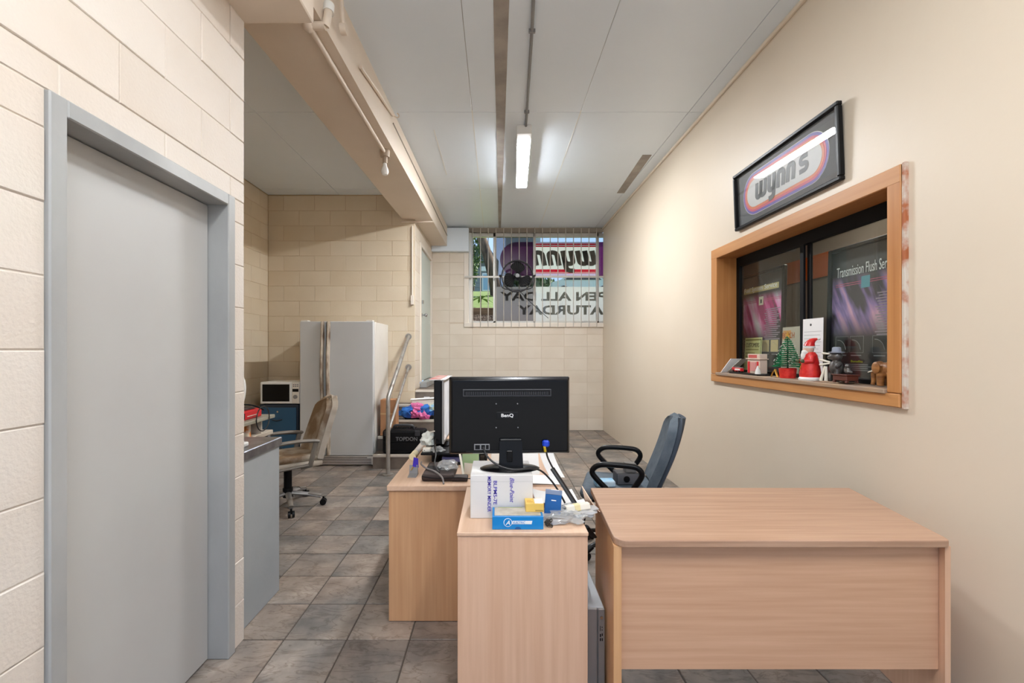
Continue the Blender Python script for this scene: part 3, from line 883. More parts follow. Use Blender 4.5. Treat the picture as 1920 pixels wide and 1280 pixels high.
SW, SH = 1.05, .425
fs_ = thing('framed_sign', 'black framed logo sign with rainbow pill and glass, hung above the hatch', 'sign', (XR - .006, 2.90, 2.525), R(-90), rx=0)
fs_.rotation_euler = (R(2.3), 0, R(-90))
W[fs_] = Matrix.Translation(fs_.location) @ fs_.rotation_euler.to_matrix().to_4x4()
def Lb(b, n, m, par, s=False): return b.build(n, m, par, s, world=False)
fwid = .024
Lb(B().span((-SW / 2, -.034, -SH / 2), (SW / 2, -.002, -SH / 2 + fwid), .005).span((-SW / 2, -.034, SH / 2 - fwid), (SW / 2, -.002, SH / 2), .005)
   .span((-SW / 2, -.034, -SH / 2 + fwid), (-SW / 2 + fwid, -.002, SH / 2 - fwid), .005).span((SW / 2 - fwid, -.034, -SH / 2 + fwid), (SW / 2, -.002, SH / 2 - fwid), .005), 'frame', M_black, fs_)
Lb(B().span((-SW / 2 + .01, -.008, -SH / 2 + .01), (SW / 2 - .01, -.004, SH / 2 - .01)), 'backing_print', mat('print_charcoal', (84, 86, 88), .5), fs_)
pw, ph = .86, .30
for i, (k, m) in enumerate(((1.0, M_inkwhite), (.975, mat('print_violet', (112, 92, 190), .4)), (.86, mat('print_rose', (226, 78, 112), .4)),
                            (.76, mat('print_tangerine', (240, 124, 66), .4)), (.64, mat('print_pale', (226, 228, 226), .4)))):
    w_, h_ = pw - ph * (1 - k), ph * k
    Lb(plate(pill(w_, h_), -.0092 - i * .0007, .0006), 'logo_pill', m, fs_)
Mx = Matrix.Translation((-.262, -.0128, -.058)) @ Matrix.Diagonal((.116, 1, .115, 1))
lg, _ = logo(Mx, .0006, shear=.12)
Lb(lg, 'lettering', mat('print_dark_grey', (60, 62, 62), .4), fs_)
Lb(B().span((-SW / 2 + fwid, -.0205, -SH / 2 + fwid), (SW / 2 - fwid, -.018, SH / 2 - fwid)), 'glass', glass('picture_glass', (250, 250, 250), 1.6), fs_)

# ================================================================== DESKS
def dz(y): return y
# far left desk
dk = thing('desk', 'honey beech desk under the sideways monitor and riser', 'desk', (-.11, 2.97, 0))
B().span((-.561, 2.28, .676), (.334, 3.65, .704), .004, 2).build('desktop', M_deskT, dk)
B().span((-.553, 2.291, .002), (.325, 2.312, .675), .002).build('front_panel', M_deskV2, dk)
B().span((-.553, 3.60, .002), (.325, 3.62, .675), .002).build('end_panel', M_deskV2, dk)
B().span((-.13, 2.313, .25), (-.11, 3.599, .675), .002).build('modesty_panel', M_deskV2, dk)
# middle unit
dk = thing('desk', 'narrow beech desk end carrying the black monitor on its carton', 'desk', (.10, 1.97, 0))
B().span((-.149, 1.694, .69), (.353, 2.262, .704), .002).build('desktop', M_deskT, dk)
B().span((-.147, 1.70, .002), (.351, 1.718, .689), .001).build('front_panel', M_deskV, dk)
B().span((-.147, 1.719, .002), (-.129, 2.258, .689), .001).build('side_panel', M_deskV, dk)
B().span((.333, 1.719, .002), (.351, 2.258, .689), .001).build('side_panel', M_deskV, dk)
# right desk
dk = thing('desk', 'wide bare beech desk with open top, against the cream wall', 'desk', (1.07, 1.89, 0))
cr_ = .045
q = [(.429 + cr_ * (1 - math.cos(a)), 1.587 + cr_ * (1 - math.sin(a))) for a in [math.pi / 2 * i / 6 for i in range(7)]]
q = [(.429, 1.63)] + [(.474 - .045 * math.cos(R(a)), 1.632 - .045 * math.sin(R(a))) for a in (15, 30, 45, 60, 75, 90)]
q += [(1.605, 1.587), (1.625, 1.593), (1.633, 1.612), (1.745, 2.196), (.467, 2.196)]
top = B().prism(q, .693, .72).build('desktop', M_deskXt, dk)
bv = top.modifiers.new('edge', 'BEVEL'); bv.width = .004; bv.segments = 2; bv.limit_method = 'ANGLE'
def slab(a, b, th, z0, z1):
    a, b = Vector(a), Vector(b); t = (b - a).normalized(); n = Vector((-t.y, t.x)) * th
    return B().prism([tuple(a), tuple(b), tuple(b - n), tuple(a - n)], z0, z1)
slab((.425, 1.605), (.487, 2.175), .028, .002, .692).build('side_panel', wood('honey_beech_leg', (216, 170, 124), (196, 146, 100), 'Z'), dk)
slab((1.622, 1.605), (1.716, 2.175), .018, .002, .692).build('side_panel', M_deskV, dk)
B().prism([(.459, 1.632), (1.625, 1.632), (1.627, 1.650), (.461, 1.650)], .228, .692).build('front_panel', M_deskX, dk)

# computer tower between the desks
t = thing('computer_tower', 'slim silver computer tower squeezed between the two front desks', 'computer', (.397, 1.95, 0))
B().span((.357, 1.80, .003), (.438, 2.10, .36), .003).build('case', mat('tower_silver', (172, 176, 180), .4, .3), t)
B().span((.357, 1.790, .006), (.4095, 1.80, .358), .003).build('front_panel', M_silver, t)
ts = B().span((.4115, 1.788, .006), (.4385, 1.80, .358), .003).build('front_strip', M_silver, t)
B().cyl((.4245, 1.789, .325), (.4245, 1.784, .325), .006).build('power_button', M_chrome, ts, True)
for (a, b, c, e) in ((.4185, .4205, .27, .29), (.4255, .4285, .283, .287), (.4255, .4285, .272, .276), (.418, .4225, .246, .258), (.4255, .4295, .25, .26),
                     (.418, .4225, .23, .241), (.4255, .4295, .23, .241)):
    B().span((a, 1.787, c), (b, 1.79, e)).build('port', M_blackm, ts)

# ================================================================== ON THE MIDDLE DESK
ZD = .7045
cb = thing('carton', 'white carton printed MEMORY MINDER under the black monitor', 'box', (.023, 1.955, ZD))
B().span((-.106, 1.835, ZD), (.152, 2.075, .884), .002).build('box_body', M_carton, cb)
text('MEMORY MINDER', .145, .015, (-.0275, 1.8345, .805), M_inkblue, cb, ry=R(90), offset=.004)
text('BLPMS-7E', .098, .015, (-.003, 1.8345, .811), M_inkblue, cb, ry=R(90), offset=.004)
text('Blue-Point', .102, .018, (.066, 1.8345, .822), M_inkblue, cb, ry=R(90), shear=.35)
B().span((-.106, 1.8346, .856), (.152, 1.8352, .857)).build('flap_seam', mat('carton_seam', (190, 188, 186), .7), cb)

mo = thing('monitor', 'black widescreen monitor seen from behind on a white carton', 'monitor', (.06, 1.93, .885), R(2.2))
def Q(b, n, m, s=False, par=None): return b.build(n, m, par or mo, s, world=False)
hs = B()
W2, Z0_, Z1_ = .264, .062, .398
sec = [(-W2, -W2 * 0 + .014, Z0_, Z1_)]
def frustum(y0, y1, inset):
    v = [(-W2, y1, Z0_), (W2, y1, Z0_), (W2, y1, Z1_), (-W2, y1, Z1_),
         (-W2 + inset, y0, Z0_ + inset), (W2 - inset, y0, Z0_ + inset), (W2 - inset, y0, Z1_ - inset), (-W2 + inset, y0, Z1_ - inset)]
    return v, [(0, 1, 5, 4), (1, 2, 6, 5), (2, 3, 7, 6), (3, 0, 4, 7), (4, 5, 6, 7), (0, 3, 2, 1)]
sh_ = Q(B().add(*frustum(-.018, .012, .012)), 'back_shell', M_blackg)
bv = sh_.modifiers.new('edge', 'BEVEL'); bv.width = .006; bv.segments = 3
Q(B().span((-W2, .0125, Z0_), (W2, .030, Z1_), .004), 'bezel', M_black)
Q(B().span((-W2 + .02, .0300, Z0_ + .03), (W2 - .02, .0312, Z1_ - .02)), 'screen', M_blackg)
Q(B().span((-.203, -.0205, .315), (.178, -.0172, .347), .006, 2), 'vent_rim', mat('vent_rim_highlight', (46, 46, 50), .35))  # lighter grey outline paints in the highlight along the recess edge
Q(B().span((-.198, -.0215, .320), (.174, -.0180, .3435), .005), 'vent_recess', M_blackm)
vb = B()
for k in range(46): vb.span((-.19 + k * .0078, -.0235, .322), (-.19 + k * .0078 + .003, -.0212, .336))
Q(vb, 'vent_slots', M_dgrey)
Q(B().span((-.058, -.0195, .218), (.034, -.0178, .248), .003), 'badge', M_black)
text('BenQ', .052, .017, (-.012, -.0198, .233), M_inkwhite, mo, world=False, offset=.012)
for (x, z) in ((-.06, .284), (.032, .284), (-.06, .182), (.034, .182)):
    Q(B().cyl((x, -.0195, z), (x, -.017, z), .0028, n=8), 'screw', M_grey, True)
Q(B().span((-.19, -.024, .075), (.17, -.017, .083), .002), 'lower_ridge', M_blackm)
Q(B().span((-.155, -.0205, .086), (-.088, -.0172, .112), .001), 'socket_plate', M_grey)
for (a, b) in ((-.15, -.13), (-.124, -.108), (-.104, -.092)): Q(B().span((a, -.0215, .09), (b, -.02, .108)), 'socket', M_blackm)
Q(B().span((-.046, -.034, .115), (.05, -.012, .135), .004), 'hinge_cover', M_black)
Q(B().add([(-.046, -.034, .125), (.05, -.034, .125), (.054, -.046, .012), (-.050, -.046, .012), (-.042, -.016, .125), (.046, -.016, .125), (.05, -.01, .012), (-.046, -.01, .012)],
    [(0, 1, 2, 3), (4, 7, 6, 5), (0, 4, 5, 1), (1, 5, 6, 2), (2, 6, 7, 3), (3, 7, 4, 0)]), 'stand_neck', M_black)
Q(B().span((-.016, -.0475, .04), (.008, -.036, .088), .002), 'cable_clip', M_blackg)
Q(B().lathe([(.128, 0), (.130, .004), (.118, .009), (.07, .014), (.03, .018)], (0, .0, 0), 36, sx=1.0, sy=.52), 'stand_base', M_blackg, True)
vg = Q(B().span((.138, -.040, .100), (.168, -.018, .128), .006), 'plug', mat('plug_blue', (10, 60, 190), .4))
vg['label'] = 'bright blue cable plug'
def cable(name, label, pts, r, m, n=8):
    o = B().tube(bez(pts, n), r, 8).build(name, m, smooth=True)
    return tag(o, label, 'cable')
M_cabk = mat('cable_black', (22, 22, 24), .45)
M_cabg = mat('cable_grey', (128, 122, 120), .5)
cable('monitor_cable', 'black cable drooping from the monitor sockets over its round base',
      [(-.055, 1.905, .984), (-.035, 1.87, .95), (.01, 1.858, .918), (.07, 1.85, .903), (.14, 1.87, .901), (.19, 1.90, .885), (.235, 1.92, .84), (.27, 1.93, .79), (.30, 1.935, .735)], .0042, M_cabk)
cable('video_cable', 'black cable hanging from the bright blue plug', [(.209, 1.905, .985), (.215, 1.91, .97), (.222, 1.92, .94), (.24, 1.96, .90), (.258, 2.0, .865)], .004, M_cabk)
o = B().cyl((.2065, 1.898, .988), (.211, 1.905, .965), .0055, n=10).build('cable_tag', mat('tag_yellow', (210, 180, 40), .5)); tag(o, 'small yellow collar on the cable below the blue plug', 'cable collar')
o = B().tube([(.252, 1.99, .870), (.30, 1.95, .80), (.348, 1.91, .727)], .013, 10, flat=.7).build('cable_sleeve', M_cabk, smooth=True)
tag(o, 'thick black cable sleeve slanting down beside the papers', 'cable sleeve')

bx = thing('parts_carton', 'flat bright blue carton with white logo at the desk edge', 'box', (.083, 1.77, ZD))
B().span((-.0145, 1.722, ZD), (.184, 1.826, .755), .0015).build('box_body', M_cyanbox, bx)
B().span((-.006, 1.730, .7545), (.176, 1.819, .757), .001).build('lid_print', mat('lid_print_grey', (196, 190, 178), .5, col2=(168, 160, 146), vscale=18), bx)
B().span((.008, 1.812, .7568), (.108, 1.8175, .7574)).build('print_line', mat('print_olive', (150, 160, 90), .6), bx)
for (r_, m) in ((.0165, M_inkwhite), (.0145, M_cyanbox)):
    B().prism([(.046 + r_ * math.cos(2 * math.pi * k / 28), .732 + r_ * math.sin(2 * math.pi * k / 28)) for k in range(28)], -1.722 + (0 if r_ > .015 else .0006), -1.7212 + (0 if r_ > .015 else .0008), XZ).build('logo_ring', m, bx)
text('A', .017, .017, (.046, 1.7210, .732), M_inkwhite, bx, shear=.3, offset=.02)
B().prism([(.061, .7255), (.138, .7255), (.141, .7385), (.064, .7385)], -1.722, -1.7214, XZ).build('logo_bar', M_inkwhite, bx)
text('ELECTRIC', .048, .0088, (.0895, 1.7210, .732), M_cyanbox, bx, shear=.25)
B().prism([(.085 + .0125 * math.cos(R(a)), ZD + .001 + .010 * math.sin(R(a))) for a in range(0, 181, 15)], -1.722, -1.7214, XZ).build('thumb_notch', M_bluebox, bx)

yb = thing('yellow_carton', 'small yellow carton resting on the flat blue carton', 'box', (.155, 1.79, .757))
B().span((.118, 1.765, .757), (.190, 1.832, .790), .0012).build('box_body', M_yellow, yb)
B().span((.154, 1.768, .7899), (.189, 1.826, .7906)).build('white_label', M_inkwhite, yb)
B().span((.156, 1.7643, .762), (.186, 1.7651, .7645)).build('print_line', mat('print_umber', (120, 92, 40), .6), yb)
B().span((.124, 1.785, .7898), (.148, 1.789, .7904)).span((.124, 1.80, .7898), (.142, 1.803, .7904)).build('print_line', mat('print_orange', (200, 140, 50), .6), yb)

bb = thing('blue_carton', 'upright deep blue carton leaning beside the yellow one', 'box', (.235, 1.86, ZD), R(-6))
bb.rotation_euler = (R(-14), R(4), R(-8)); W[bb] = Matrix.Translation(bb.location) @ bb.rotation_euler.to_matrix().to_4x4()
Lb(B().span((-.034, -.02, .008), (.034, .024, .088), .0015), 'box_body', M_bluebox, bb)
Lb(B().span((-.0345, -.0205, .0875), (.0345, .0245, .106), .0015), 'box_lid', mat('carton_grey_blue', (120, 134, 160), .5), bb)
Lb(B().span((-.012, -.016, .1058), (.022, .018, .1066)), 'white_label', M_inkwhite, bb)
Lb(B().span((-.008, -.0212, .063), (.012, -.0204, .067), .0003), 'print_line', M_inkwhite, bb)

o = crumple((.275, 1.80, ZD + .018), (.075, .045, .022), 4.2, .35).build('plastic_bag', M_plasticbag, smooth=True)
tag(o, 'crumpled clear plastic bag on the desk before the blue carton', 'bag')
wb = thing('white_packet', 'white packet with pale yellow band on crumpled plastic', 'packet', (.345, 1.86, ZD + .04))
wb.rotation_euler = (R(-12), R(-8), R(4)); W[wb] = Matrix.Translation(wb.location) @ wb.rotation_euler.to_matrix().to_4x4()
Lb(B().span((-.056, -.022, -.014), (.046, .022, .012), .004, 2), 'packet_body', M_paper2, wb)
Lb(B().span((-.022, -.0228, -.0145), (.006, .0228, .0128), .004, 2), 'yellow_band', mat('band_yellow', (226, 210, 160), .6), wb)
o = crumple((.345, 1.875, ZD + .020), (.072, .05, .024), 9.7, .4).build('wrapping_film', glass('cloudy_film', (226, 224, 220), 2.2, .3, .5), smooth=True)
tag(o, 'cloudy crumpled wrapping film under the white packet', 'wrapping')
kb = B()
for k in range(7):
    a = k * .9
    kb.tube([(.207 + .010 * math.cos(a + 2 * math.pi * i / 12) + .006 * math.cos(k), 1.755 + .016 * math.sin(a + 2 * math.pi * i / 12) + .004 * math.sin(k), ZD + .003 + .0035 * k + .004 * math.sin(i)) for i in range(12)], .0018, 6, True)
o = kb.build('coiled_lead', mat('lead_brown', (56, 48, 42), .5), smooth=True); tag(o, 'small dark coiled lead beside the flat blue carton', 'lead')

def sheet_obj(name, label, cat, fn, m, nu=10, nv=4, th=.0012, group=None):
    return tag(B().sheet(fn, nu, nv, th).build(name, m, smooth=True), label, cat, group)
sheet_obj('paper_sheet', 'large white sheet curling up behind the blue carton', 'paper',
          lambda u, v: (.168 + .20 * u, 1.94 + .20 * v + .02 * u, ZD + .002 + .05 * (1 - u) ** 3 * (1 - .4 * v) + .018 * u * u), M_paper)
sheet_obj('paper_sheet', 'white sheet lying at the corner under the cable sleeve', 'paper',
          lambda u, v: (.235 + .16 * u, 1.885 + .12 * v, ZD + .0035 + .02 * u * u), M_paper)
sheet_obj('cardboard_flap', 'torn cream cardboard flap standing at the right desk corner', 'cardboard',
          lambda u, v: (.405 + .04 * u - .018 * v, 2.0 - .10 * u, ZD + .004 + .045 * (1 - u) * v + .035 * v * (1 - .6 * u)), mat('flap_cream', (236, 208, 184), .7), th=.003)
# leads hanging in the gap between the desks
cable('hanging_lead', 'black lead hanging in the gap left of the bare desk', [(.385, 1.92, .72), (.392, 1.96, .66), (.385, 2.0, .55), (.40, 2.02, .45), (.39, 2.04, .365)], .004, M_cabk)
cable('hanging_lead', 'second black lead looping down above the computer tower', [(.40, 1.95, .71), (.396, 2.02, .60), (.372, 2.06, .5), (.40, 2.08, .42), (.41, 2.06, .362)], .004, M_cabk)
o = B().tube([(.362, 1.79, .69), (.385, 1.83, .655), (.412, 1.87, .615)], .014, 8, flat=.5).build('black_strap', M_blackm, smooth=True); tag(o, 'flat black strap dropping off the narrow desk corner', 'strap')
o = B().tube([(.36, 1.95, .585), (.40, 1.97, .58), (.43, 1.99, .56)], .013, 8, flat=.6).build('power_plug_lead', M_blackm, smooth=True); tag(o, 'thick black plug lead in the gap halfway down', 'lead')
o = B().tube([(.36, 1.95, .47), (.40, 1.98, .50), (.43, 2.0, .515)], .016, 8, flat=.6).build('power_adapter', M_blackm, smooth=True); tag(o, 'black power adapter wedged above the computer tower', 'adapter')

# ================================================================== ON THE FAR LEFT DESK
rs_ = thing('monitor_riser', 'black riser shelf on the honey desk, folder beneath', 'monitor stand', (-.27, 2.88, ZD))
B().span((-.455, 2.68, .765), (-.05, 3.10, .778), .002).build('shelf', M_black, rs_)
B().span((-.40, 2.76, ZD), (-.385, 3.08, .765), .001).build('leg', M_blackm, rs_)
B().span((-.07, 2.70, ZD), (-.055, 3.08, .765), .001).build('leg', M_blackm, rs_)
o = B().span((-.33, 2.70, ZD + .012), (-.10, 2.95, ZD + .045), .006).build('folder', M_purple); tag(o, 'purple and grey folder under the black riser shelf', 'folder')
o = B().span((-.37, 2.69, ZD), (-.12, 2.96, ZD + .0115), .003).build('notebook', M_blackm); tag(o, 'black notebook under the purple folder', 'notebook')

m2 = thing('monitor', 'black monitor turned sideways on the riser, screen facing the window wall', 'monitor', (-.345, 2.97, .778))
B().span((-.385, 2.75, .815), (-.335, 3.22, 1.212), .006, 2).build('housing', M_blackg, m2)
B().span((-.335, 2.752, .817), (-.323, 3.218, 1.21), .002).build('bezel', M_silver, m2)
B().span((-.3235, 2.77, .835), (-.3222, 3.20, 1.195)).build('screen', M_screenon, m2)
B().span((-.40, 2.93, .79), (-.375, 3.03, .98), .004).build('stand_neck', M_black, m2)
B().lathe([(.10, 0), (.10, .006), (.06, .012), (.03, .016)], (-.355, 2.97, .7785), 28, sx=.9, sy=1.15).build('stand_base', M_blackg, m2, True)
bk = thing('booklet', 'red and white booklet lying on top of the sideways monitor', 'booklet', (-.36, 2.98, 1.2125))
B().span((-.415, 2.76, 1.2125), (-.315, 3.20, 1.2165), .001).build('pages', M_paper, bk)
B().span((-.416, 2.765, 1.2166), (-.345, 3.18, 1.219), .001).build('cover', mat('cover_red', (196, 70, 60), .5, col2=(220, 200, 190), vscale=12), bk)
ad = thing('charger', 'white charger puck with wrapped lead at the riser corner', 'charger', (-.425, 2.72, .778))
B().span((-.448, 2.70, .7785), (-.398, 2.745, .803), .006, 2).build('puck', M_offwhite, ad)
B().span((-.437, 2.6995, .788), (-.432, 2.7005, .793)).build('socket', M_blackm, ad)
o = crumple((-.425, 2.78, .84), (.04, .04, .045), 2.7, .4).build('white_tissue', mat('tissue', (216, 218, 210), .8), smooth=True); tag(o, 'crumpled white tissue behind the charger puck', 'tissue')
o = crumple((-.36, 2.72, .792), (.04, .03, .016), 6.1, .4).build('plastic_wrap', M_plasticbag, smooth=True); tag(o, 'crumpled clear wrap beside the charger puck', 'wrap')
o = B().cyl((-.47, 2.86, .86), (-.38, 2.74, .90), .004, n=8).cyl((-.40, 2.90, .85), (-.375, 2.88, .93), .004, n=8).build('pens', M_offwhite, smooth=True); tag(o, 'two thin white stylus pens sticking out of the tissue', 'pens')
rl = thing('paper_roll', 'long pale paper roll lying along the left edge of the honey desk', 'roll', (-.53, 3.2, ZD))
B().cyl((-.527, 2.86, ZD + .021), (-.527, 3.58, ZD + .021), .02, n=18).build('tube', mat('roll_grey', (184, 172, 160), .6), rl, True)
B().cyl((-.527, 2.80, ZD + .022), (-.527, 2.90, ZD + .022), .0215, n=18).build('band', mat('roll_band', (232, 216, 176), .6), rl, True)
bg = thing('laptop_bag', 'dark brown laptop bag lying flat at the front of the honey desk', 'bag', (-.24, 2.48, ZD))
B().span((-.395, 2.345, ZD), (-.222, 2.62, ZD + .038), .014, 3).span((-.24, 2.345, ZD), (-.15, 2.42, ZD + .022), .009, 2).build('bag_body', M_brown, bg, True)
B().tube(bez([(-.39, 2.342, ZD + .03), (-.3, 2.338, ZD + .02), (-.2, 2.34, ZD + .024), (-.125, 2.343, ZD + .016)], 5), .0025, 6).build('zip', M_blackm, bg, True)
B().span((-.386, 2.44, ZD + .0375), (-.30, 2.52, ZD + .0395), .001).build('flap', M_blackm, bg)
o = crumple((-.262, 2.44, ZD + .062), (.052, .045, .028), 5.5, .3).build('plastic_bag', M_plasticbag, smooth=True); tag(o, 'knotted clear plastic bag lying on the brown laptop bag', 'bag')
ch = thing('card_holder', 'white stand holding a blue card at the honey desk corner', 'card holder', (-.455, 2.45, ZD))
B().prism([(2.42, 0), (2.50, 0), (2.492, .006), (2.478, .055), (2.474, .055), (2.47, .01), (2.42, .004)], -.482, -.436,
          Matrix.Translation((0, 0, ZD)) @ Matrix(((0, 0, 1, 0), (1, 0, 0, 0), (0, 1, 0, 0), (0, 0, 0, 1)))).build('stand', M_silver, ch)
B().add([(-.462, 2.462, ZD + .05), (-.432, 2.478, ZD + .04), (-.436, 2.488, ZD + .088), (-.458, 2.470, ZD + .10)] + [(-.462, 2.464, ZD + .05), (-.432, 2.480, ZD + .04), (-.436, 2.490, ZD + .088), (-.458, 2.472, ZD + .10)],
        [(0, 1, 2, 3), (7, 6, 5, 4), (0, 4, 5, 1), (1, 5, 6, 2), (2, 6, 7, 3), (3, 7, 4, 0)]).build('card', M_inkblue, ch)
B().cyl((-.472, 2.46, ZD + .03), (-.44, 2.49, ZD + .075), .003, n=8).build('clip', M_gold, ch, True)
cable('grey_lead', 'grey lead running from the card holder over the laptop bag', [(-.43, 2.56, ZD + .05), (-.42, 2.50, ZD + .052), (-.38, 2.44, ZD + .045), (-.33, 2.38, ZD + .046), (-.285, 2.33, ZD + .03), (-.27, 2.295, ZD + .004)], .005, M_cabg)
cable('dark_lead', 'dark lead dropping from the sideways monitor to the laptop bag', [(-.375, 2.78, .86), (-.37, 2.68, .83), (-.355, 2.62, .785), (-.345, 2.50, ZD + .06), (-.318, 2.40, ZD + .048), (-.30, 2.36, ZD + .046)], .004, M_cabk)
sheet_obj('folded_leaflet', 'white folded leaflet standing right of the laptop bag', 'leaflet',
          lambda u, v: (-.214 + .012 * v + .03 * u, 2.54 - .10 * u, ZD + .112 - .108 * u), M_paper2, th=.003)
sheet_obj('green_card', 'sage green card standing behind the white carton', 'card',
          lambda u, v: (-.192 + .095 * u, 2.53, ZD + .002 + .108 * v), M_greenp, th=.002)
sheet_obj('printed_page', 'white page with faint red print behind the white carton', 'paper',
          lambda u, v: (-.178 + .085 * u, 2.49 - .03 * u, ZD + .002 + .062 * v), M_paper2, th=.0015)
sheet_obj('paper_sheet', 'tall white sheet curving up behind the monitor stand', 'paper',
          lambda u, v: (.115 + .13 * u, 2.60 - .12 * (1 - v) ** 2, ZD + .002 + .16 * v), M_paper, nv=8)
sheet_obj('paper_sheet', 'second tall curved white sheet right of the monitor stand', 'paper',
          lambda u, v: (.245 + .08 * u + .05 * (1 - v) ** 2, 2.58 - .16 * (1 - v) ** 2, ZD + .002 + .15 * v), M_paper, nv=8)
for k in range(2):
    sheet_obj('paper_sheet', ['lower flat white sheet behind the white carton', 'upper flat white sheet behind the white carton'][k], 'paper',
              lambda u, v: (.14 + .19 * u, 2.29 + .16 * v, ZD + .001 + .004 * k + .004 * math.sin(3 * u + k)), M_paper, th=.001)
o = B().span((-.03, 2.63, ZD), (.03, 2.68, ZD + .11), .003).build('small_white_box', M_white); tag(o, 'small white box standing behind the monitor neck', 'box')

# ================================================================== ALCOVE
co = thing('counter', 'blue-grey counter with steel top behind the block wall end', 'counter', (-1.75, 2.38, 0))
B().span((-2.5, 2.17, .002), (-1.262, 2.588, .845), .003).build('cabinet', M_cntr, co)
B().span((-2.52, 2.165, .846), (-1.252, 2.602, .893), .004).build('worktop', M_steel, co)
o = B().tube(bez([(-1.42, 2.36, 1.33), (-1.345, 2.36, 1.25), (-1.335, 2.355, 1.16), (-1.36, 2.35, 1.06), (-1.36, 2.35, .97), (-1.335, 2.34, .92), (-1.325, 2.33, .897)], 6), .007, 8).build('white_lead', M_white, smooth=True)
tag(o, 'white lead hanging behind the block wall end down to the steel counter', 'cable')
pl = B().span((-1.35, 2.30, .8935), (-1.305, 2.35, .918), .008, 2).build('white_plug', M_white); tag(pl, 'white plug lying on the steel counter at the wall end', 'plug')

sb = thing('side_bench', 'pale bench with grey shelf against the dim left alcove corner', 'bench', (-1.95, 3.0, 0))
B().span((-2.35, 2.68, .78), (-1.655, 3.30, .81), .003).build('bench_top', mat('bench_pale', (190, 178, 162), .5), sb)
for (x, y) in ((-2.32, 2.72), (-1.68, 2.72), (-2.32, 3.25), (-1.68, 3.25)): B().span((x - .02, y - .02, .002), (x + .02, y + .02, .779)).build('leg', M_grey, sb)
B().span((-2.2, 2.72, .905), (-1.62, 3.26, .93), .004).build('shelf', mat('shelf_greygreen', (150, 146, 130), .45), sb)
B().span((-2.18, 3.14, .811), (-1.66, 3.155, .904)).build('shelf_end', mat('bench_white', (206, 196, 184), .5), sb)
B().span((-2.18, 2.74, .811), (-2.16, 3.13, .904)).build('shelf_end', M_offwhite, sb)
rt = thing('red_battery_charger', 'red tool case with dark ends on the alcove shelf', 'tool', (-1.75, 2.98, .9305))
B().span((-1.86, 2.86, .931), (-1.665, 3.16, .99), .008, 2).build('case_body', M_red, rt)
B().span((-1.84, 2.88, .990), (-1.69, 3.12, 1.005), .003).build('lid', M_brown, rt)
B().span((-1.664, 2.86, .94), (-1.66, 2.94, .98), .002).build('end_plate', M_blackm, rt)
B().span((-1.664, 2.97, .953), (-1.6605, 3.10, .957)).build('trim_line', M_offwhite, rt)
B().tube(bez([(-1.84, 2.9, 1.0), (-1.75, 2.98, 1.03), (-1.68, 3.06, 1.02), (-1.63, 3.12, .98)], 6), .005, 8).build('carry_strap', M_blackm, rt, True)
o = B().tube([(-1.615 + .0 * i, 3.08 + .085 * math.cos(2 * math.pi * i / 24), .925 + .085 * math.sin(2 * math.pi * i / 24)) for i in range(24)], .0038, 6, True).build('looped_lead', M_cabk, smooth=True)
tag(o, 'loop of thin black lead hanging over the alcove shelf edge', 'lead')
ca = thing('orange_can', 'small orange and white can under the alcove shelf', 'can', (-1.70, 3.02, .8105))
B().lathe([(.030, 0), (.030, .075), (.026, .082)], (-1.70, 3.02, .8105), 20).build('can_body', mat('can_orange', (222, 130, 50), .4, col2=(226, 214, 196), vscale=14, lo=.45, hi=.55), ca, True)
B().lathe([(.026, 0), (.026, .006), (.0, .007)], (-1.70, 3.02, .892), 20).build('can_lid', M_silver, ca, True)
for k, (y, m) in enumerate(((2.84, M_brown), (2.91, M_offwhite), (2.97, M_dgrey))):
    o = B().lathe([(.028, 0), (.03, .01), (.03, .06), (.018, .07), (.018, .084)], (-1.72, y - .03, .8105), 18).build('jar', m, smooth=True)
    tag(o, ['dark brown jar under the alcove shelf', 'cream jar under the alcove shelf', 'dark grey jar beside the orange can'][k], 'jar')

# fridge
fr = thing('fridge', 'white side by side fridge with grimy centre handles', 'fridge', (-1.92, 5.72, 0))
fx0, fx1, fy0, fy1 = -2.363, -1.477, 5.35, 6.085
B().span((fx0 + .004, fy0 + .075, .03), (fx1, fy1, 1.742), .004).build('cabinet', M_fridgeside, fr)
xm = -2.048
dl = B().span((fx0, fy0, .128), (xm - .003, fy0 + .07, 1.745), .008, 2).build('door', M_fridge, fr)
dr = B().span((xm + .003, fy0, .128), (fx1 - .002, fy0 + .07, 1.745), .008, 2).build('door', M_fridge, fr)
def fhandle(x, par):
    pts = bez([(x, fy0 - .006, .135), (x, fy0 - .010, .6), (x, fy0 - .030, .95), (x, fy0 - .040, 1.15), (x, fy0 - .030, 1.35), (x, fy0 - .010, 1.6), (x, fy0 - .006, 1.742)], 6)
    B().tube(pts, .034, 8, flat=.6).build('handle', M_grime, par, True)
fhandle(xm - .036, dl); fhandle(xm + .036, dr)
gr = B().span((fx0 + .16, fy0 + .02, .012), (fx1 - .002, fy0 + .075, .120), .004).build('base_grille', mat('grille_white', (238, 232, 224), .45), fr)
for k in range(5):
    B().span((fx0 + .175, fy0 + .014, .022 + k * .019), (fx1 - .03 - .05 * (k == 4), fy0 + .021, .0285 + k * .019)).build('grille_slot', mat('slot_dark', (64, 54, 48), .7) if k == 0 else MATS['slot_dark'], gr)
B().span((fx0 + .004, fy0 + .03, .012), (fx0 + .158, fy0 + .075, .120), .004).build('base_grille', MATS['grille_white'], fr)
for x in (fx0 + .04, fx1 - .06): B().span((x - .03, fy0 + .01, 1.7455), (x + .05, fy0 + .09, 1.762), .004).build('hinge_cover', M_offwhite, fr)
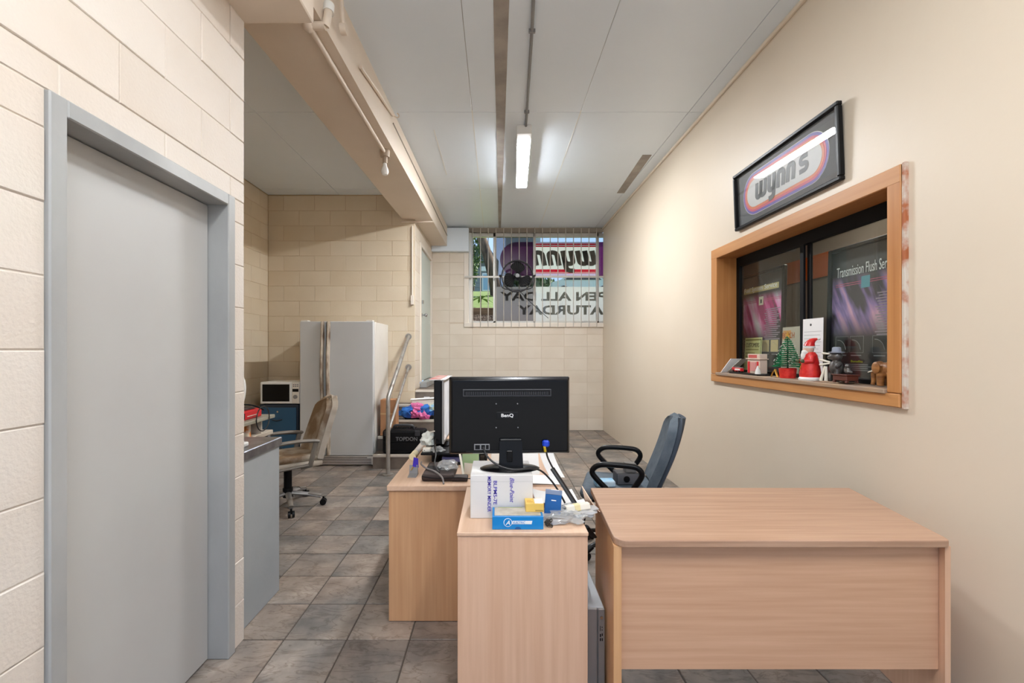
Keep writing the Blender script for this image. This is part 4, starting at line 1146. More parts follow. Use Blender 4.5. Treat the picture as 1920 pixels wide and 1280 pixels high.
for x in (fx0 + .06, fx1 - .06):
    for y in (fy0 + .14, fy1 - .1): B().cyl((x, y, 0), (x, y, .03), .02).build('foot', M_blackm, fr, True)

# filing cabinet + microwave
fc = thing('filing_cabinet', 'blue steel filing cabinet beside the fridge', 'cabinet', (-2.62, 5.66, 0))
B().span((-2.86, 5.38, .002), (-2.392, 5.98, .742), .004).build('carcass', M_filedark, fc)
for k, (z0, z1) in enumerate(((.395, .705), (.05, .378))):
    dd = B().span((-2.83, 5.362, z0), (-2.418, 5.38, z1), .003).build('drawer', M_fileblue, fc)
    B().tube(bez([(-2.70, 5.360, z0 + .165), (-2.64, 5.352, z0 + .155), (-2.58, 5.360, z0 + .168)], 5), .009, 6).build('handle', M_filedark, dd, True)
    if k == 0: B().cyl((-2.635, 5.362, .655), (-2.635, 5.355, .655), .011).build('lock', M_chrome, dd, True)
mw = thing('microwave', 'white microwave oven with black door on the blue filing cabinet', 'microwave', (-2.61, 5.6, .743))
mz = .752
B().span((-2.84, 5.37, mz), (-2.372, 5.70, mz + .262), .006, 2).build('casing', M_white, mw)
md = B().span((-2.838, 5.352, mz + .003), (-2.462, 5.369, mz + .259), .005, 2).build('door', M_white, mw)
B().span((-2.815, 5.350, mz + .028), (-2.488, 5.353, mz + .235), .001).build('door_window', M_blackg, md)
mp = B().span((-2.459, 5.353, mz + .003), (-2.374, 5.369, mz + .259), .003).build('control_panel', M_offwhite, mw)
B().span((-2.452, 5.3515, mz + .145), (-2.38, 5.354, mz + .18)).build('display', M_black, mp)
B().cyl((-2.416, 5.353, mz + .085), (-2.416, 5.338, mz + .085), .024).build('dial', M_silver, mp, True)
for k in range(6): B().span((-2.446 + .024 * (k % 3), 5.351, mz + .205 + .02 * (k // 3)), (-2.430 + .024 * (k % 3), 5.354, mz + .217 + .02 * (k // 3))).build('button', M_grey, mp)
for (x, y) in ((-2.81, 5.4), (-2.4, 5.4), (-2.81, 5.66), (-2.4, 5.66)): B().cyl((x, y, .743), (x, y, .753), .012, n=10).build('foot', M_blackm, mw, True)

# handrail
hr = thing('handrail', 'worn steel pipe handrail with lower rail beside the stairs', 'handrail', (-1.21, 4.98, 0))
B().tube(bez([(-1.21, 4.98, 0.004), (-1.21, 4.98, .45), (-1.21, 4.98, .83)], 3) + [(-1.21, 4.99, .868), (-1.209, 5.02, .895), (-1.203, 5.5, 1.205), (-1.20, 6.07, 1.575), (-1.20, 6.09, 1.585)], .024, 12).build('top_rail', M_steelpipe, hr, True)
B().tube([(-1.21, 4.985, .47), (-1.20, 6.09, 1.165)], .017, 10).build('lower_rail', M_steelpipe, hr, True)
for z in (1.585, 1.165): B().cyl((-1.20, 6.084, z), (-1.20, 6.098, z), .042).build('wall_flange', M_steelpipe, hr, True)
B().cyl((-1.21, 4.98, .0), (-1.21, 4.98, .012), .06).build('foot_plate', M_steelpipe, hr, True)

# on the stairs
tc = thing('tool_case', 'black ribbed tool case lettered TOPDON on the lowest stair', 'case', (-1.10, 5.35, .1705))
B().span((-1.345, 5.245, .171), (-.835, 5.43, .455), .03, 2).build('case_body', M_blackm, tc)
B().span((-1.33, 5.240, .31), (-.85, 5.246, .318), .001).build('case_seam', M_black, tc)
B().span((-1.30, 5.238, .20), (-.88, 5.246, .235), .004).build('lower_rib', M_black, tc)
for x in (-1.29, -.93): B().span((x - .03, 5.238, .385), (x + .03, 5.25, .45), .006).build('latch', M_dgrey, tc)
B().tube(bez([(-1.22, 5.30, .45), (-1.215, 5.29, .485), (-1.18, 5.285, .505), (-1.02, 5.285, .505), (-.985, 5.29, .485), (-.98, 5.30, .45)], 4), .016, 10).build('handle', M_dgrey, tc, True)
rb = B()
for k in range(14): rb.span((-1.235 + k * .02, 5.35, .455), (-1.225 + k * .02, 5.42, .468), .002)
rb.build('top_ribs', M_blackm, tc)
text('TOPDON', .255, .046, (-1.055, 5.2375, .352), mat('case_letter_grey', (118, 118, 120), .5), tc, offset=.02, depth=.003)
cb = thing('cardboard_box', 'brown cardboard box standing between fridge and handrail', 'box', (-1.34, 5.63, .342))
B().span((-1.432, 5.50, .342), (-1.24, 5.664, .785), .003).build('box_body', M_cardboard, cb)
B().span((-1.432, 5.499, .60), (-1.24, 5.501, .62)).build('tape', mat('tape_brown', (204, 164, 120), .4), cb)
cl = thing('cloth_bundle', 'heap of pink and blue cloths on the stairs', 'cloth', (-.98, 5.78, .512))
for k, (x, y, z, rx, rz, m) in enumerate(((-1.14, 5.74, .585, .11, .075, M_bluecl), (-1.03, 5.78, .63, .10, .08, M_pink), (-.90, 5.76, .60, .12, .085, M_bluecl), (-.93, 5.72, .56, .075, .06, M_pink), (-1.05, 5.72, .575, .07, .055, M_pink), (-.82, 5.78, .645, .08, .05, mat('yellowish_cloth', (70, 150, 210), .8, col2=(220, 214, 150), vscale=20)))):
    crumple((x, y, z), (rx, .075, rz), 11 + 3 * k, .35).build('cloth', m, cl, True)
B().span((-1.18, 5.70, .512), (-.80, 5.84, .56), .01).build('cloth', M_black, cl)
cp = thing('clipboard', 'white papers on a clipboard on the upper stair', 'clipboard', (-.97, 6.0, .682))
B().span((-1.12, 5.905, .682), (-.80, 6.095, .735), .003).build('carton_base', M_paper2, cp)
B().sheet(lambda u, v: (-1.14 + .34 * u, 5.90 + .19 * v, .737 + .02 * u + .01 * math.sin(4 * v)), 6, 4, .002).build('papers', M_paper, cp, True)
B().span((-.98, 6.03, .752), (-.90, 6.06, .772), .004).build('clip', M_chrome, cp)

# ================================================================== OFFICE CHAIRS
def star_base(root, r, m_arm, m_cap, phase, zc=.30):
    for k in range(5):
        a = phase + 2 * math.pi * k / 5
        e = Vector((math.cos(a), math.sin(a), 0))
        leg = B().tube([tuple(e * .03 + Vector((0, 0, .125))), tuple(e * r * .55 + Vector((0, 0, .105))), tuple(e * (r - .02) + Vector((0, 0, .075)))], [.026, .022, .017], 10, flat=.75).build('leg', m_arm, root, True, world=False)
        if m_cap is not None:
            B().tube([tuple(e * r * .58 + Vector((0, 0, .113))), tuple(e * (r - .015) + Vector((0, 0, .086)))], [.022, .02], 10, flat=.6).build('leg_cap', m_cap, leg, True, world=False)
        n = Vector((-e.y, e.x, 0)); c = e * r + Vector((0, 0, .028))
        cs = B()
        for s in (-.016, .016): cs.cyl(tuple(c + n * (s - .009)), tuple(c + n * (s + .009)), .0275, n=16)
        cs.cyl(tuple(e * r + Vector((0, 0, .03))), tuple(e * r + Vector((0, 0, .075))), .008, n=8)
        cs.build('caster', M_black, root, True, world=False)
    B().cyl((0, 0, .09), (0, 0, .17), .042).cyl((0, 0, .17), (0, 0, zc + .06), .034).cyl((0, 0, zc), (0, 0, zc + .10), .02).build('gas_column', M_blackm, root, True, world=False)
def pad(w, h, d, n=3):
    """a soft cushion box"""
    return B().box((0, 0, 0), (w, d, h), min(w, d, h) * .42, None, 3)

oc = thing('office_chair', 'worn dirty cream office chair by the blue-grey counter', 'chair', (-1.86, 3.97, 0), R(-52))
star_base(oc, .30, M_silver, M_armgrey, R(12 + 52))
def shaped(fn, nu, nv, th, name, m, par):
    return B().sheet(fn, nu, nv, th).build(name, m, par, True, world=False)
# seat shell + cushion
B().box((0, 0, .405), (.46, .48, .05), .02, None, 2).build('seat_shell', M_wornfr, oc, True, world=False)
B().box((0, -.01, .455), (.43, .44, .06), .028, None, 3).build('seat', M_worn, oc, True, world=False)
B().box((0, 0, .375), (.30, .30, .025), .005).build('seat_plate', M_blackm, oc, world=False)
def back_fn(off, w0, w1, zt):
    def f(u, v):
        z = .44 + (zt - .44) * v
        wd = (w0 + (w1 - w0) * v) * (1 - .55 * max(0, (v - .82) / .18) ** 2.2)
        x = (u - .5) * wd
        y = .20 + .16 * v ** 1.1 + off - .035 * (1 - abs(2 * u - 1) ** 2) * 0 + .03 * (2 * abs(u - .5)) ** 2 * -1
        return (x, y, z)
    return f
shaped(back_fn(.045, .46, .42, .965), 10, 14, .05, 'back_shell', M_wornfr, oc)
shaped(back_fn(.0, .40, .36, .94), 10, 14, .05, 'backrest', M_worn, oc)
for s in (-1, 1):
    x = s * .265
    ar = B().tube(bez([(x, -.24, .585), (x, -.12, .615), (x, .06, .62), (x, .17, .61), (x, .19, .60)], 4), .026, 10, flat=.6).build('armrest', M_armgrey, oc, True, world=False)
    B().tube([(x, .165, .60), (x, .12, .40), (x * .8, .06, .385)], .022, 8, flat=.8).build('arm_post', M_armgrey, oc, True, world=False)
    B().tube([(x * .98, .14, .41), (x * .98, -.2, .39)], .018, 8, flat=.7).build('side_rail', M_armgrey, oc, True, world=False)

bc = thing('office_chair', 'blue-grey office chair with black loop arms by the cream wall', 'chair', (.86, 3.07, 0), R(-107))
star_base(bc, .28, M_black, None, R(20))
B().box((0, -.02, .455), (.48, .47, .075), .035, None, 3).build('seat', M_blueup, bc, True, world=False)
B().box((0, 0, .405), (.36, .36, .03), .005).build('seat_plate', M_blackm, bc, world=False)
def bback(off, k):
    def f(u, v):
        z = .50 + .455 * v
        wd = (.40 + .05 * math.sin(math.pi * v)) * (1 - .42 * max(0, (v - .8) / .2) ** 2.0) * k
        return ((u - .5) * wd, .215 + .15 * v ** 1.15 + .02 * math.sin(math.pi * v) + off - .03 * (2 * abs(u - .5)) ** 2, z)
    return f
shaped(bback(0, 1), 10, 14, .055, 'backrest', M_blueup, bc)
shaped(bback(.038, .97), 10, 14, .03, 'back_shell', M_blueup2, bc)
B().tube([(0, .05, .405), (0, .24, .40), (0, .27, .58)], .022, 8, flat=.6).build('back_bracket', M_blackm, bc, True, world=False)
for s in (-1, 1):
    x = s * .265
    lp = bez([(x, .0, .44), (x, -.13, .56), (x, -.17, .615), (x, -.14, .655), (x, -.08, .668), (x, .06, .668), (x, .115, .655), (x, .135, .615), (x, .10, .55), (x, .03, .44)], 5)
    B().tube(lp, .018, 10).build('armrest', M_black, bc, True, world=False)
    B().tube([(x, .015, .44), (x * .6, .015, .415)], .02, 8).build('arm_bracket', M_blackm, bc, True, world=False)
# things on the seat
sp = thing('speaker', 'dark grey speaker box standing on the blue-grey chair seat', 'speaker', (.885, 3.02, .494))
B().span((.812, 2.98, .4945), (.962, 3.09, .572), .004).build('box_body', M_dgrey, sp)
B().span((.816, 2.9775, .498), (.958, 2.981, .566), .002).build('front_panel', mat('panel_grey', (98, 98, 102), .45), sp)
B().cyl((.876, 2.9775, .535), (.876, 2.973, .535), .021).build('dial', M_black, sp, True)
o = B().span((.873, 2.99, .5725), (.945, 3.05, .636), .004).build('small_box', mat('cube_grey', (120, 118, 116), .4, .2)); tag(o, 'small grey cube sitting on the speaker box', 'box')
pk = thing('tissue_packet', 'pale blue packet on the blue-grey chair seat', 'packet', (.725, 2.97, .494))
B().span((.66, 2.93, .4945), (.79, 3.02, .533), .008, 2).build('packet_body', mat('packet_sky', (110, 184, 226), .4, col2=(214, 230, 240), vscale=9), pk)

# ================================================================== SERVICE HATCH: POSTERS AND ORNAMENTS
def poster(label, yc, m, kind):
    t = thing('framed_poster', label, 'poster', (2.125, yc, 1.2155), R(-90))
    t.rotation_euler = (R(1.5) * -1, 0, R(-90)); W[t] = Matrix.Translation(t.location) @ t.rotation_euler.to_matrix().to_4x4()
    w, h, f = .60, .815, .026
    Lb(B().span((-w / 2, -.03, 0), (-w / 2 + f, 0, h), .006).span((w / 2 - f, -.03, 0), (w / 2, 0, h), .006)
       .span((-w / 2 + f, -.03, 0), (w / 2 - f, 0, f), .006).span((-w / 2 + f, -.03, h - f), (w / 2 - f, 0, h), .006), 'frame', M_black, t)
    Lb(B().span((-w / 2 + .01, -.012, .01), (w / 2 - .01, -.008, h - .01)), 'print', m, t)
    y = -.0126
    bar = lambda x0, x1, z0, z1, mm, nm='print_line': Lb(B().span((x0, y - .0006, z0), (x1, y, z1)), nm, mm, t)
    bar(-.245, .255, .585, .589, MATS['rule_rose']); bar(-.245, .255, .573, .577, MATS['rule_rose'])
    lb = B()
    for k in range(16): lb.span((.06 + .012 * math.sin(k * 2.1), y - .0006, .50 - k * .0155), (.245 - .02 * (k % 3), y, .507 - k * .0155))
    Lb(lb, 'text_lines', mat('print_lilac_grey', (168, 150, 164), .5) if 'print_lilac_grey' not in MATS else MATS['print_lilac_grey'], t)
    for k in range(4):
        x = (-.235, -.125, .035, .145)[k]
        lb = B().span((x, y - .0006, .168), (x + .10, y, .170)).span((x, y - .0006, .264), (x + .10, y, .266)).span((x, y - .0006, .168), (x + .002, y, .266)).span((x + .098, y - .0006, .168), (x + .10, y, .266))
        lb.span((x + .01, y - .0006, .150), (x + .085, y, .156))
        lb.tube([(x + .02 + .06 * math.sin(a), y, .175 + .07 * math.cos(a)) for a in (-.1, .2, .5, .8, 1.1, 1.4)], .002, 4)
        Lb(lb, 'picture_box', M_inkgrey, t)
    if kind == 'T':
        text('Transmission Flush Service', .415, .062, (-.032, y - .0004, .662), M_inkwhite, t, world=False)
        Lb(B().span((-.052, y - .001, .545), (.008, y, .613)), 'print_badge', mat('badge_teal', (86, 160, 176), .5), t)
        text('Benefits', .085, .013, (-.07, y - .0004, .118), mat('print_lime', (190, 200, 60), .5), t, world=False)
        lb = B()
        for k in range(4): lb.span((-.16, y - .0006, .064 + .011 * k), (.03 - .02 * (k % 2), y, .069 + .011 * k))
        Lb(lb, 'text_lines', M_inkgrey, t)
        text("When it's", .075, .016, (.10, y - .0004, .112), M_inkwhite, t, world=False)
        Lb(B().span((.065, y - .001, .062), (.235, y, .092)), 'print_badge', M_offwhite, t)
        text("WYNN'S", .12, .018, (.15, y - .0014, .077), M_inkblack, t, world=False)
    else:
        Lb(B().span((-.25, y - .0006, .655), (.22, y, .70)), 'title_band', mat('band_straw', (196, 180, 128), .5), t)
        text('Fuel System Service', .44, .05, (-.02, y - .0012, .68), M_inkwhite, t, world=False)
        Lb(B().span((-.03, y - .001, .545), (.03, y, .613)), 'print_badge', mat('badge_cream', (228, 220, 196), .5), t)
        Lb(B().span((-.008, y - .0016, .56), (.010, y - .001, .59)), 'badge_mark', M_inkblack, t)
        for x in (.03, .14): Lb(B().span((x, y - .0013, .172), (x + .09, y - .0007, .262)), 'picture', mat('picture_sand', (214, 190, 140), .5) if 'picture_sand' not in MATS else MATS['picture_sand'], t)
    return t
mat('rule_rose', (206, 96, 130), .5)
poster('black framed poster titled Transmission Flush Service, behind the hatch glass', 2.535, M_postB, 'T')
poster('black framed poster with straw title band, at the far end of the hatch', 3.565, M_postA, 'F')

def standing(name, label, cat, y0, y1, x, z0, z1, m, lean=.0, th=.0015):
    t = thing(name, label, cat, (x, (y0 + y1) / 2, z0), R(-90))
    t.rotation_euler = (R(-lean), 0, R(-90)); W[t] = Matrix.Translation(t.location) @ t.rotation_euler.to_matrix().to_4x4()
    w = abs(y1 - y0)
    Lb(B().span((-w / 2, -th, 0), (w / 2, 0, z1 - z0)), 'sheet', m, t)
    return t, w
t, w_ = standing('customer_notice', 'yellowish CUSTOMERS notice at the far end of the hatch', 'notice', 3.485, 3.72, 2.075, 1.2155, 1.50, mat('notice_yellow', (214, 212, 150), .6), 3)
Lb(B().span((-w_ / 2 + .008, -.0022, .262), (w_ / 2 - .008, -.0014, .272)), 'border_line', mat('notice_olive', (120, 118, 60), .6), t)
Lb(B().span((w_ / 2 - .016, -.0022, .01), (w_ / 2 - .008, -.0014, .262)), 'border_line', MATS['notice_olive'], t)
text('CUSTOMERS', .185, .034, (-.008, -.002, .225), M_inkblack, t, world=False)
lb = B()
for k, wd_ in enumerate((.18, .13, .05, .15)): lb.span((-w_ / 2 + .015, -.0022, .185 - .028 * k), (-w_ / 2 + .015 + wd_, -.0014, .191 - .028 * k))
Lb(lb, 'text_lines', MATS['notice_olive'], t)
t, w_ = standing('brochure', 'cream brochure with orange BOSCH heading, behind the tinsel tree', 'brochure', 3.06, 3.255, 2.085, 1.2155, 1.565, mat('brochure_cream', (206, 192, 172), .6), 3)
Lb(B().span((-w_ / 2 + .008, -.0022, .255), (-.005, -.0014, .325)), 'heading_patch', mat('patch_orange', (222, 160, 96), .6), t)
text('BOSCH', .13, .04, (-.03, -.0026, .29), mat('print_burnt_orange', (196, 96, 36), .6), t, world=False)
t, w_ = standing('letter', 'white typed letter standing behind the red-robed figurine', 'letter', 2.725, 2.905, 2.003, 1.2155, 1.60, M_paper, 1)
lb = B()
for k in range(9): lb.span((-w_ / 2 + .012, -.0021, .30 - .022 * k), (w_ / 2 - .014 - .012 * (k % 3), -.0014, .302 - .022 * k))
Lb(lb, 'text_lines', M_inkgrey, t)
Lb(B().cyl((-.018, -.0014, .345), (-.018, -.0022, .345), .008, n=12), 'crest', M_dgrey, t)
SZ = 1.2155
XS = 1.93
# leaning booklets
for k in range(2):
    o = B().add([(1.865 + .03 * k, 3.69 - .03 * k, SZ), (1.95, 3.69 - .03 * k, SZ), (1.985, 3.60 - .10 * k, SZ + .115), (1.90 + .03 * k, 3.60 - .10 * k, SZ + .115)] +
                [(1.865 + .03 * k, 3.683 - .03 * k, SZ), (1.95, 3.683 - .03 * k, SZ), (1.985, 3.593 - .10 * k, SZ + .115), (1.90 + .03 * k, 3.593 - .10 * k, SZ + .115)],
                [(0, 1, 2, 3), (7, 6, 5, 4), (0, 4, 5, 1), (1, 5, 6, 2), (2, 6, 7, 3), (3, 7, 4, 0)]).build('booklet', M_paper if k == 0 else mat('booklet_grey', (196, 194, 186), .6, col2=(120, 116, 108), vscale=60, lo=.6, hi=.66))
    tag(o, ['plain white booklet leaning at the far jamb of the hatch', 'speckled grey booklet leaning before the plain white one'][k], 'booklet')
# fire station ornament
fs2 = thing('fire_station_ornament', 'tiny fire station ornament with red doors on a black tray', 'ornament', (1.92, 3.36, SZ))
B().span((1.865, 3.17, SZ), (1.965, 3.56, SZ + .012), .004).build('tray', M_black, fs2)
hb_ = B().span((1.90, 3.20, SZ + .012), (1.955, 3.36, SZ + .115), .003).span((1.892, 3.19, SZ + .115), (1.96, 3.37, SZ + .122), .002).span((1.90, 3.20, SZ + .122), (1.955, 3.355, SZ + .155), .002).build('building', mat('ornament_cream', (216, 196, 180), .5), fs2)
B().span((1.898, 3.235, SZ + .127), (1.9005, 3.34, SZ + .149)).build('sign_board', mat('ornament_rose', (196, 90, 84), .5), fs2)
for (a, b) in ((3.325, 3.35), (3.215, 3.235)): B().span((1.897, a, SZ + .014), (1.9005, b, SZ + .10)).build('door', M_red, fs2)
B().span((1.896, 3.245, SZ + .03), (1.9005, 3.315, SZ + .095)).build('shutter', mat('ornament_pink', (206, 140, 136), .5), fs2)
for x in (1.88,): B().lathe([(.02, 0), (.014, .03), (.003, .06)], (x, 3.19, SZ + .012), 10).build('snowy_bush', M_white, fs2, True)
tk = thing('toy_fire_truck', 'tiny red toy fire truck parked on the black tray', 'toy', (1.885, 3.45, SZ + .0125))
B().span((1.872, 3.40, SZ + .02), (1.898, 3.50, SZ + .045), .003).build('truck_body', M_red, tk)
B().span((1.872, 3.495, SZ + .02), (1.898, 3.53, SZ + .05), .006).build('cab', M_red, tk)
B().span((1.8705, 3.41, SZ + .028), (1.8725, 3.48, SZ + .04)).build('side_panel', M_white, tk)
B().span((1.876, 3.40, SZ + .046), (1.894, 3.49, SZ + .052)).build('ladder', M_silver, tk)
for y in (3.42, 3.505):
    for x in (1.874, 1.896): B().cyl((x - .003, y, SZ + .022), (x + .003, y, SZ + .022), .0095, n=12).build('wheel', M_black, tk, True)
# tinsel tree
tt = thing('tinsel_tree', 'small green tinsel tree in a red pot with a star', 'ornament', (XS, 2.94, SZ))
B().lathe([(.046, 0), (.05, .05), (.052, .06), (.046, .066)], (XS, 2.94, SZ), 20).build('pot', M_redglit, tt, True)
for s in (-1, 1): B().tube(bez([(XS - .05, 2.99, SZ + .055), (XS - .056, 2.99 + s * .02, SZ + .03), (XS - .055, 2.99 + s * .035, SZ + .004)], 5), .007, 6, flat=.4).build('ribbon', M_gold, tt, True)
B().cyl((XS, 2.94, SZ + .06), (XS, 2.94, SZ + .27), .006, .002, 8).build('stem', M_green, tt)
tn = B()
rnd = random.Random(3)
for k in range(15):
    z = SZ + .068 + k * .0136; r0 = .088 * (1 - k / 15.5) ** .85
    for q in range(26):
        a = 2 * math.pi * q / 26 + k * .4 + rnd.uniform(-.08, .08); rr = r0 * rnd.uniform(.85, 1.05)
        e = Vector((math.cos(a), math.sin(a), 0))
        p0 = Vector((XS, 2.94, z + .014)); p1 = p0 + e * rr * .6 + Vector((0, 0, -.003)); p2 = p0 + e * rr + Vector((0, 0, -.004 + rnd.uniform(-.007, .005)))
        tn.tube([p0, p1, p2], [.002, .0034, .0016], 4)
o = tn.build('tinsel', M_green, tt); o['kind'] = 'stuff'
tn = B()
for q in range(70):
    k = rnd.uniform(0, 13); a = rnd.uniform(0, 6.28); r0 = .088 * (1 - k / 15.5) ** .85
    tn.box((XS + r0 * math.cos(a), 2.94 + r0 * math.sin(a), SZ + .082 + k * .0136), (.004, .004, .003))
o = tn.build('frosted_tips', M_white, tt); o['kind'] = 'stuff'
B().prism([((.022 if i % 2 == 0 else .009) * math.sin(math.pi * i / 5), (.022 if i % 2 == 0 else .009) * math.cos(math.pi * i / 5)) for i in range(10)], -.003, .003,
          Matrix.Translation((XS, 2.94, SZ + .285)) @ Matrix.Rotation(R(-90), 4, 'Z') @ Matrix.Rotation(R(90), 4, 'X')).build('star', M_gold, tt)
# red robed figurine, turned to the window's far end
sx_, sy_ = XS - .01, 2.715
sn = thing('figurine', 'white-bearded figurine in a red glitter robe and pointed hat', 'figurine', (sx_, sy_, SZ))
B().lathe([(.060, 0), (.062, .010), (.055, .020)], (sx_, sy_, SZ), 28).build('snow_base', M_white, sn, True)
B().lathe([(.054, .018), (.056, .04), (.050, .08), (.044, .115), (.040, .135), (.036, .155), (.024, .172)], (sx_, sy_, SZ), 28).build('robe', M_redglit, sn, True)
B().ball((sx_ - .006, sy_ + .006, SZ + .188), (.028, .028, .030), 18).ball((sx_ - .026, sy_ + .022, SZ + .188), .007, 10).build('head', M_skin, sn, True)
blob([((sx_ - .018, sy_ + .018, SZ + .172), (.022, .022, .018)), ((sx_ - .024, sy_ + .024, SZ + .150), (.018, .018, .026)), ((sx_ - .027, sy_ + .027, SZ + .12), (.011, .011, .026))], .004).build('beard', M_white, sn, True)
B().lathe([(.031, .196), (.032, .206), (.029, .208)], (sx_ - .004, sy_ + .004, SZ), 20).build('hat_brim', M_white, sn, True)
B().tube(bez([(sx_ - .004, sy_ + .004, SZ + .205), (sx_ + .002, sy_ - .004, SZ + .232), (sx_ + .012, sy_ - .018, SZ + .247), (sx_ + .018, sy_ - .034, SZ + .252)], 3), [.030, .028, .026, .022, .019, .016, .012, .009, .007, .006], 14).build('hat', M_redglit, sn, True)
B().ball((sx_ + .019, sy_ - .038, SZ + .252), .009, 12).build('pompom', M_white, sn, True)
for s in (-1, 1):
    n = Vector((-.7, .7, 0)); p = Vector((sx_, sy_, SZ + .145)) + Vector((.7, .7, 0)) * s * .034
    B().tube([tuple(p), tuple(p + Vector((.7, .7, 0)) * s * .012 + n * .01 + Vector((0, 0, -.028))), tuple(p + n * .045 + Vector((0, 0, -.03)))], [.015, .016, .013], 10).build('sleeve', M_redglit, sn, True)
    B().ball(tuple(p + n * .056 + Vector((0, 0, -.028))), (.013, .013, .012), 12).build('mitten', mat('mitten_green', (70, 84, 52), .5) if 'mitten_green' not in MATS else MATS['mitten_green'], sn, True)
B().tube([(sx_ - .032, sy_ + .034, SZ + .098), (sx_ - .038, sy_ + .040, SZ + .07), (sx_ - .032, sy_ + .034, SZ + .058)], .003, 6).build('gold_buckle', M_gold, sn, True)
sn.rotation_euler = (0, 0, R(32))
# pewter animal band figure with drumsticks on a music box
ax, ay = XS, 2.50
an = thing('pewter_animal_figure', 'pewter animal figure with pale sticks beside a music box', 'figurine', (ax, ay, SZ))
B().span((ax - .055, ay - .06, SZ), (ax + .045, ay + .075, SZ + .006), .003).build('base', M_sillgrey, an)
blob([((ax, ay + .02, SZ + .085), (.034, .034, .045)), ((ax, ay + .02, SZ + .15), (.030, .032, .028)), ((ax - .022, ay + .035, SZ + .143), (.016, .018, .013)),
      ([(ax - .01, ay + .045, SZ + .09), (ax - .015, ay + .05, SZ + .04), (ax - .012, ay + .052, SZ + .006)], [.013, .012, .013]),
      ([(ax - .01, ay, SZ + .07), (ax - .015, ay, SZ + .03), (ax - .012, ay, SZ + .006)], [.013, .012, .013]),
      ([(ax, ay - .01, SZ + .11), (ax - .03, ay - .02, SZ + .09)], [.011, .009])], .005).build('body', M_pewter, an, True)
B().lathe([(.036, 0), (.038, .006), (.022, .008), (.020, .03), (.012, .034)], (ax, ay + .018, SZ + .168), 18).build('cap', mat('cap_bluegrey', (150, 156, 170), .5), an, True)
for (z0, z1, y1) in ((.115, .128, .105), (.108, .098, .105), (.162, .166, .085)):
    B().cyl((ax - .02, ay + .04, SZ + z0), (ax - .03, ay + y1, SZ + z1), .005, .0065, 10).build('stick', M_paper2, an, True)
B().cyl((ax - .035, ay + .06, SZ + .09), (ax - .04, ay + .085, SZ + .008), .006, .009, 10).cyl((ax - .035, ay + .05, SZ + .09), (ax - .04, ay + .045, SZ + .008), .006, .009, 10).build('crutch', M_paper2, an, True)
mb = thing('music_box', 'dark red wooden music box with a small figure on top', 'music box', (ax - .02, 2.425, SZ + .0065))
B().span((ax - .056, 2.375, SZ + .018), (ax + .01, 2.475, SZ + .046), .003).span((ax - .060, 2.370, SZ + .046), (ax + .014, 2.480, SZ + .052), .002).build('box_body', M_darkwood, mb)
for (x, y) in ((ax - .05, 2.382), (ax - .05, 2.468), (ax + .004, 2.382), (ax + .004, 2.468)): B().span((x - .006, y - .008, SZ + .0065), (x + .006, y + .008, SZ + .018), .002).build('foot', M_darkwood, mb)
blob([((ax - .025, 2.41, SZ + .075), (.014, .018, .02)), ((ax - .03, 2.405, SZ + .098), (.010, .012, .011)), ((ax - .03, 2.385, SZ + .066), (.010, .018, .009))], .004).build('small_figure', M_pewter, mb, True)
# carved elephant
ex, ey = 1.945, 2.205
el = thing('wooden_elephant', 'carved brown wooden elephant at the near end of the hatch sill', 'figurine', (ex, ey, SZ))
blob([((ex + .01, ey, SZ + .088), (.036, .052, .038)), ((ex - .002, ey + .045, SZ + .098), (.026, .028, .032)),
      ([(ex - .004, ey + .062, SZ + .098), (ex - .008, ey + .074, SZ + .06), (ex - .01, ey + .072, SZ + .022), (ex - .012, ey + .076, SZ + .006)], [.018, .013, .010, .010]),
      ([(ex - .012, ey + .028, SZ + .07), (ex - .012, ey + .028, SZ + .004)], [.019, .016]), ([(ex + .032, ey + .028, SZ + .07), (ex + .032, ey + .028, SZ + .004)], [.019, .016]),
      ([(ex - .012, ey - .034, SZ + .07), (ex - .012, ey - .034, SZ + .004)], [.02, .016]), ([(ex + .032, ey - .034, SZ + .07), (ex + .032, ey - .034, SZ + .004)], [.02, .016])], .005).build('body', M_elephant, el, True)
for s in (-1, 1): B().ball((ex - .002 + s * .03, ey + .034, SZ + .095), (.006, .024, .030), 14).build('ear', M_elephant, el, True)
for s in (-1, 1): B().cyl((ex - .004 + s * .014, ey + .062, SZ + .08), (ex - .008 + s * .018, ey + .088, SZ + .07), .005, .002, 8).build('tusk', M_paper2, el, True)

# ================================================================== FAN AND WINDOW SIGNS
fan = thing('wall_fan', 'black round caged fan fixed to the window bars', 'fan', (.36, YB - .20, 2.64))
fc_ = Vector((.36, YB - .22, 2.65)); fr_ = .262
rg = [(fc_.x + fr_ * math.cos(2 * math.pi * i / 48), fc_.y - .03, fc_.z + fr_ * math.sin(2 * math.pi * i / 48)) for i in range(48)]
B().tube(rg, .011, 8, True).build('guard_ring', M_dgrey, fan, True)
B().tube([(p[0], p[1] + .09, p[2]) for p in rg], .006, 8, True).build('guard_ring', M_blackm, fan, True)
gw = B()
for q in range(36):
    a = 2 * math.pi * q / 36
    gw.tube([(fc_.x + .05 * math.cos(a), fc_.y - .075, fc_.z + .05 * math.sin(a)), (fc_.x + .2 * math.cos(a), fc_.y - .065, fc_.z + .2 * math.sin(a)), (fc_.x + fr_ * math.cos(a), fc_.y - .03, fc_.z + fr_ * math.sin(a))], .0011, 4)
o = gw.build('guard_wires', M_dgrey, fan); o['kind'] = 'stuff'
B().cyl((fc_.x, fc_.y - .085, fc_.z), (fc_.x, fc_.y - .06, fc_.z), .034).build('badge_cap', M_grey, fan, True)
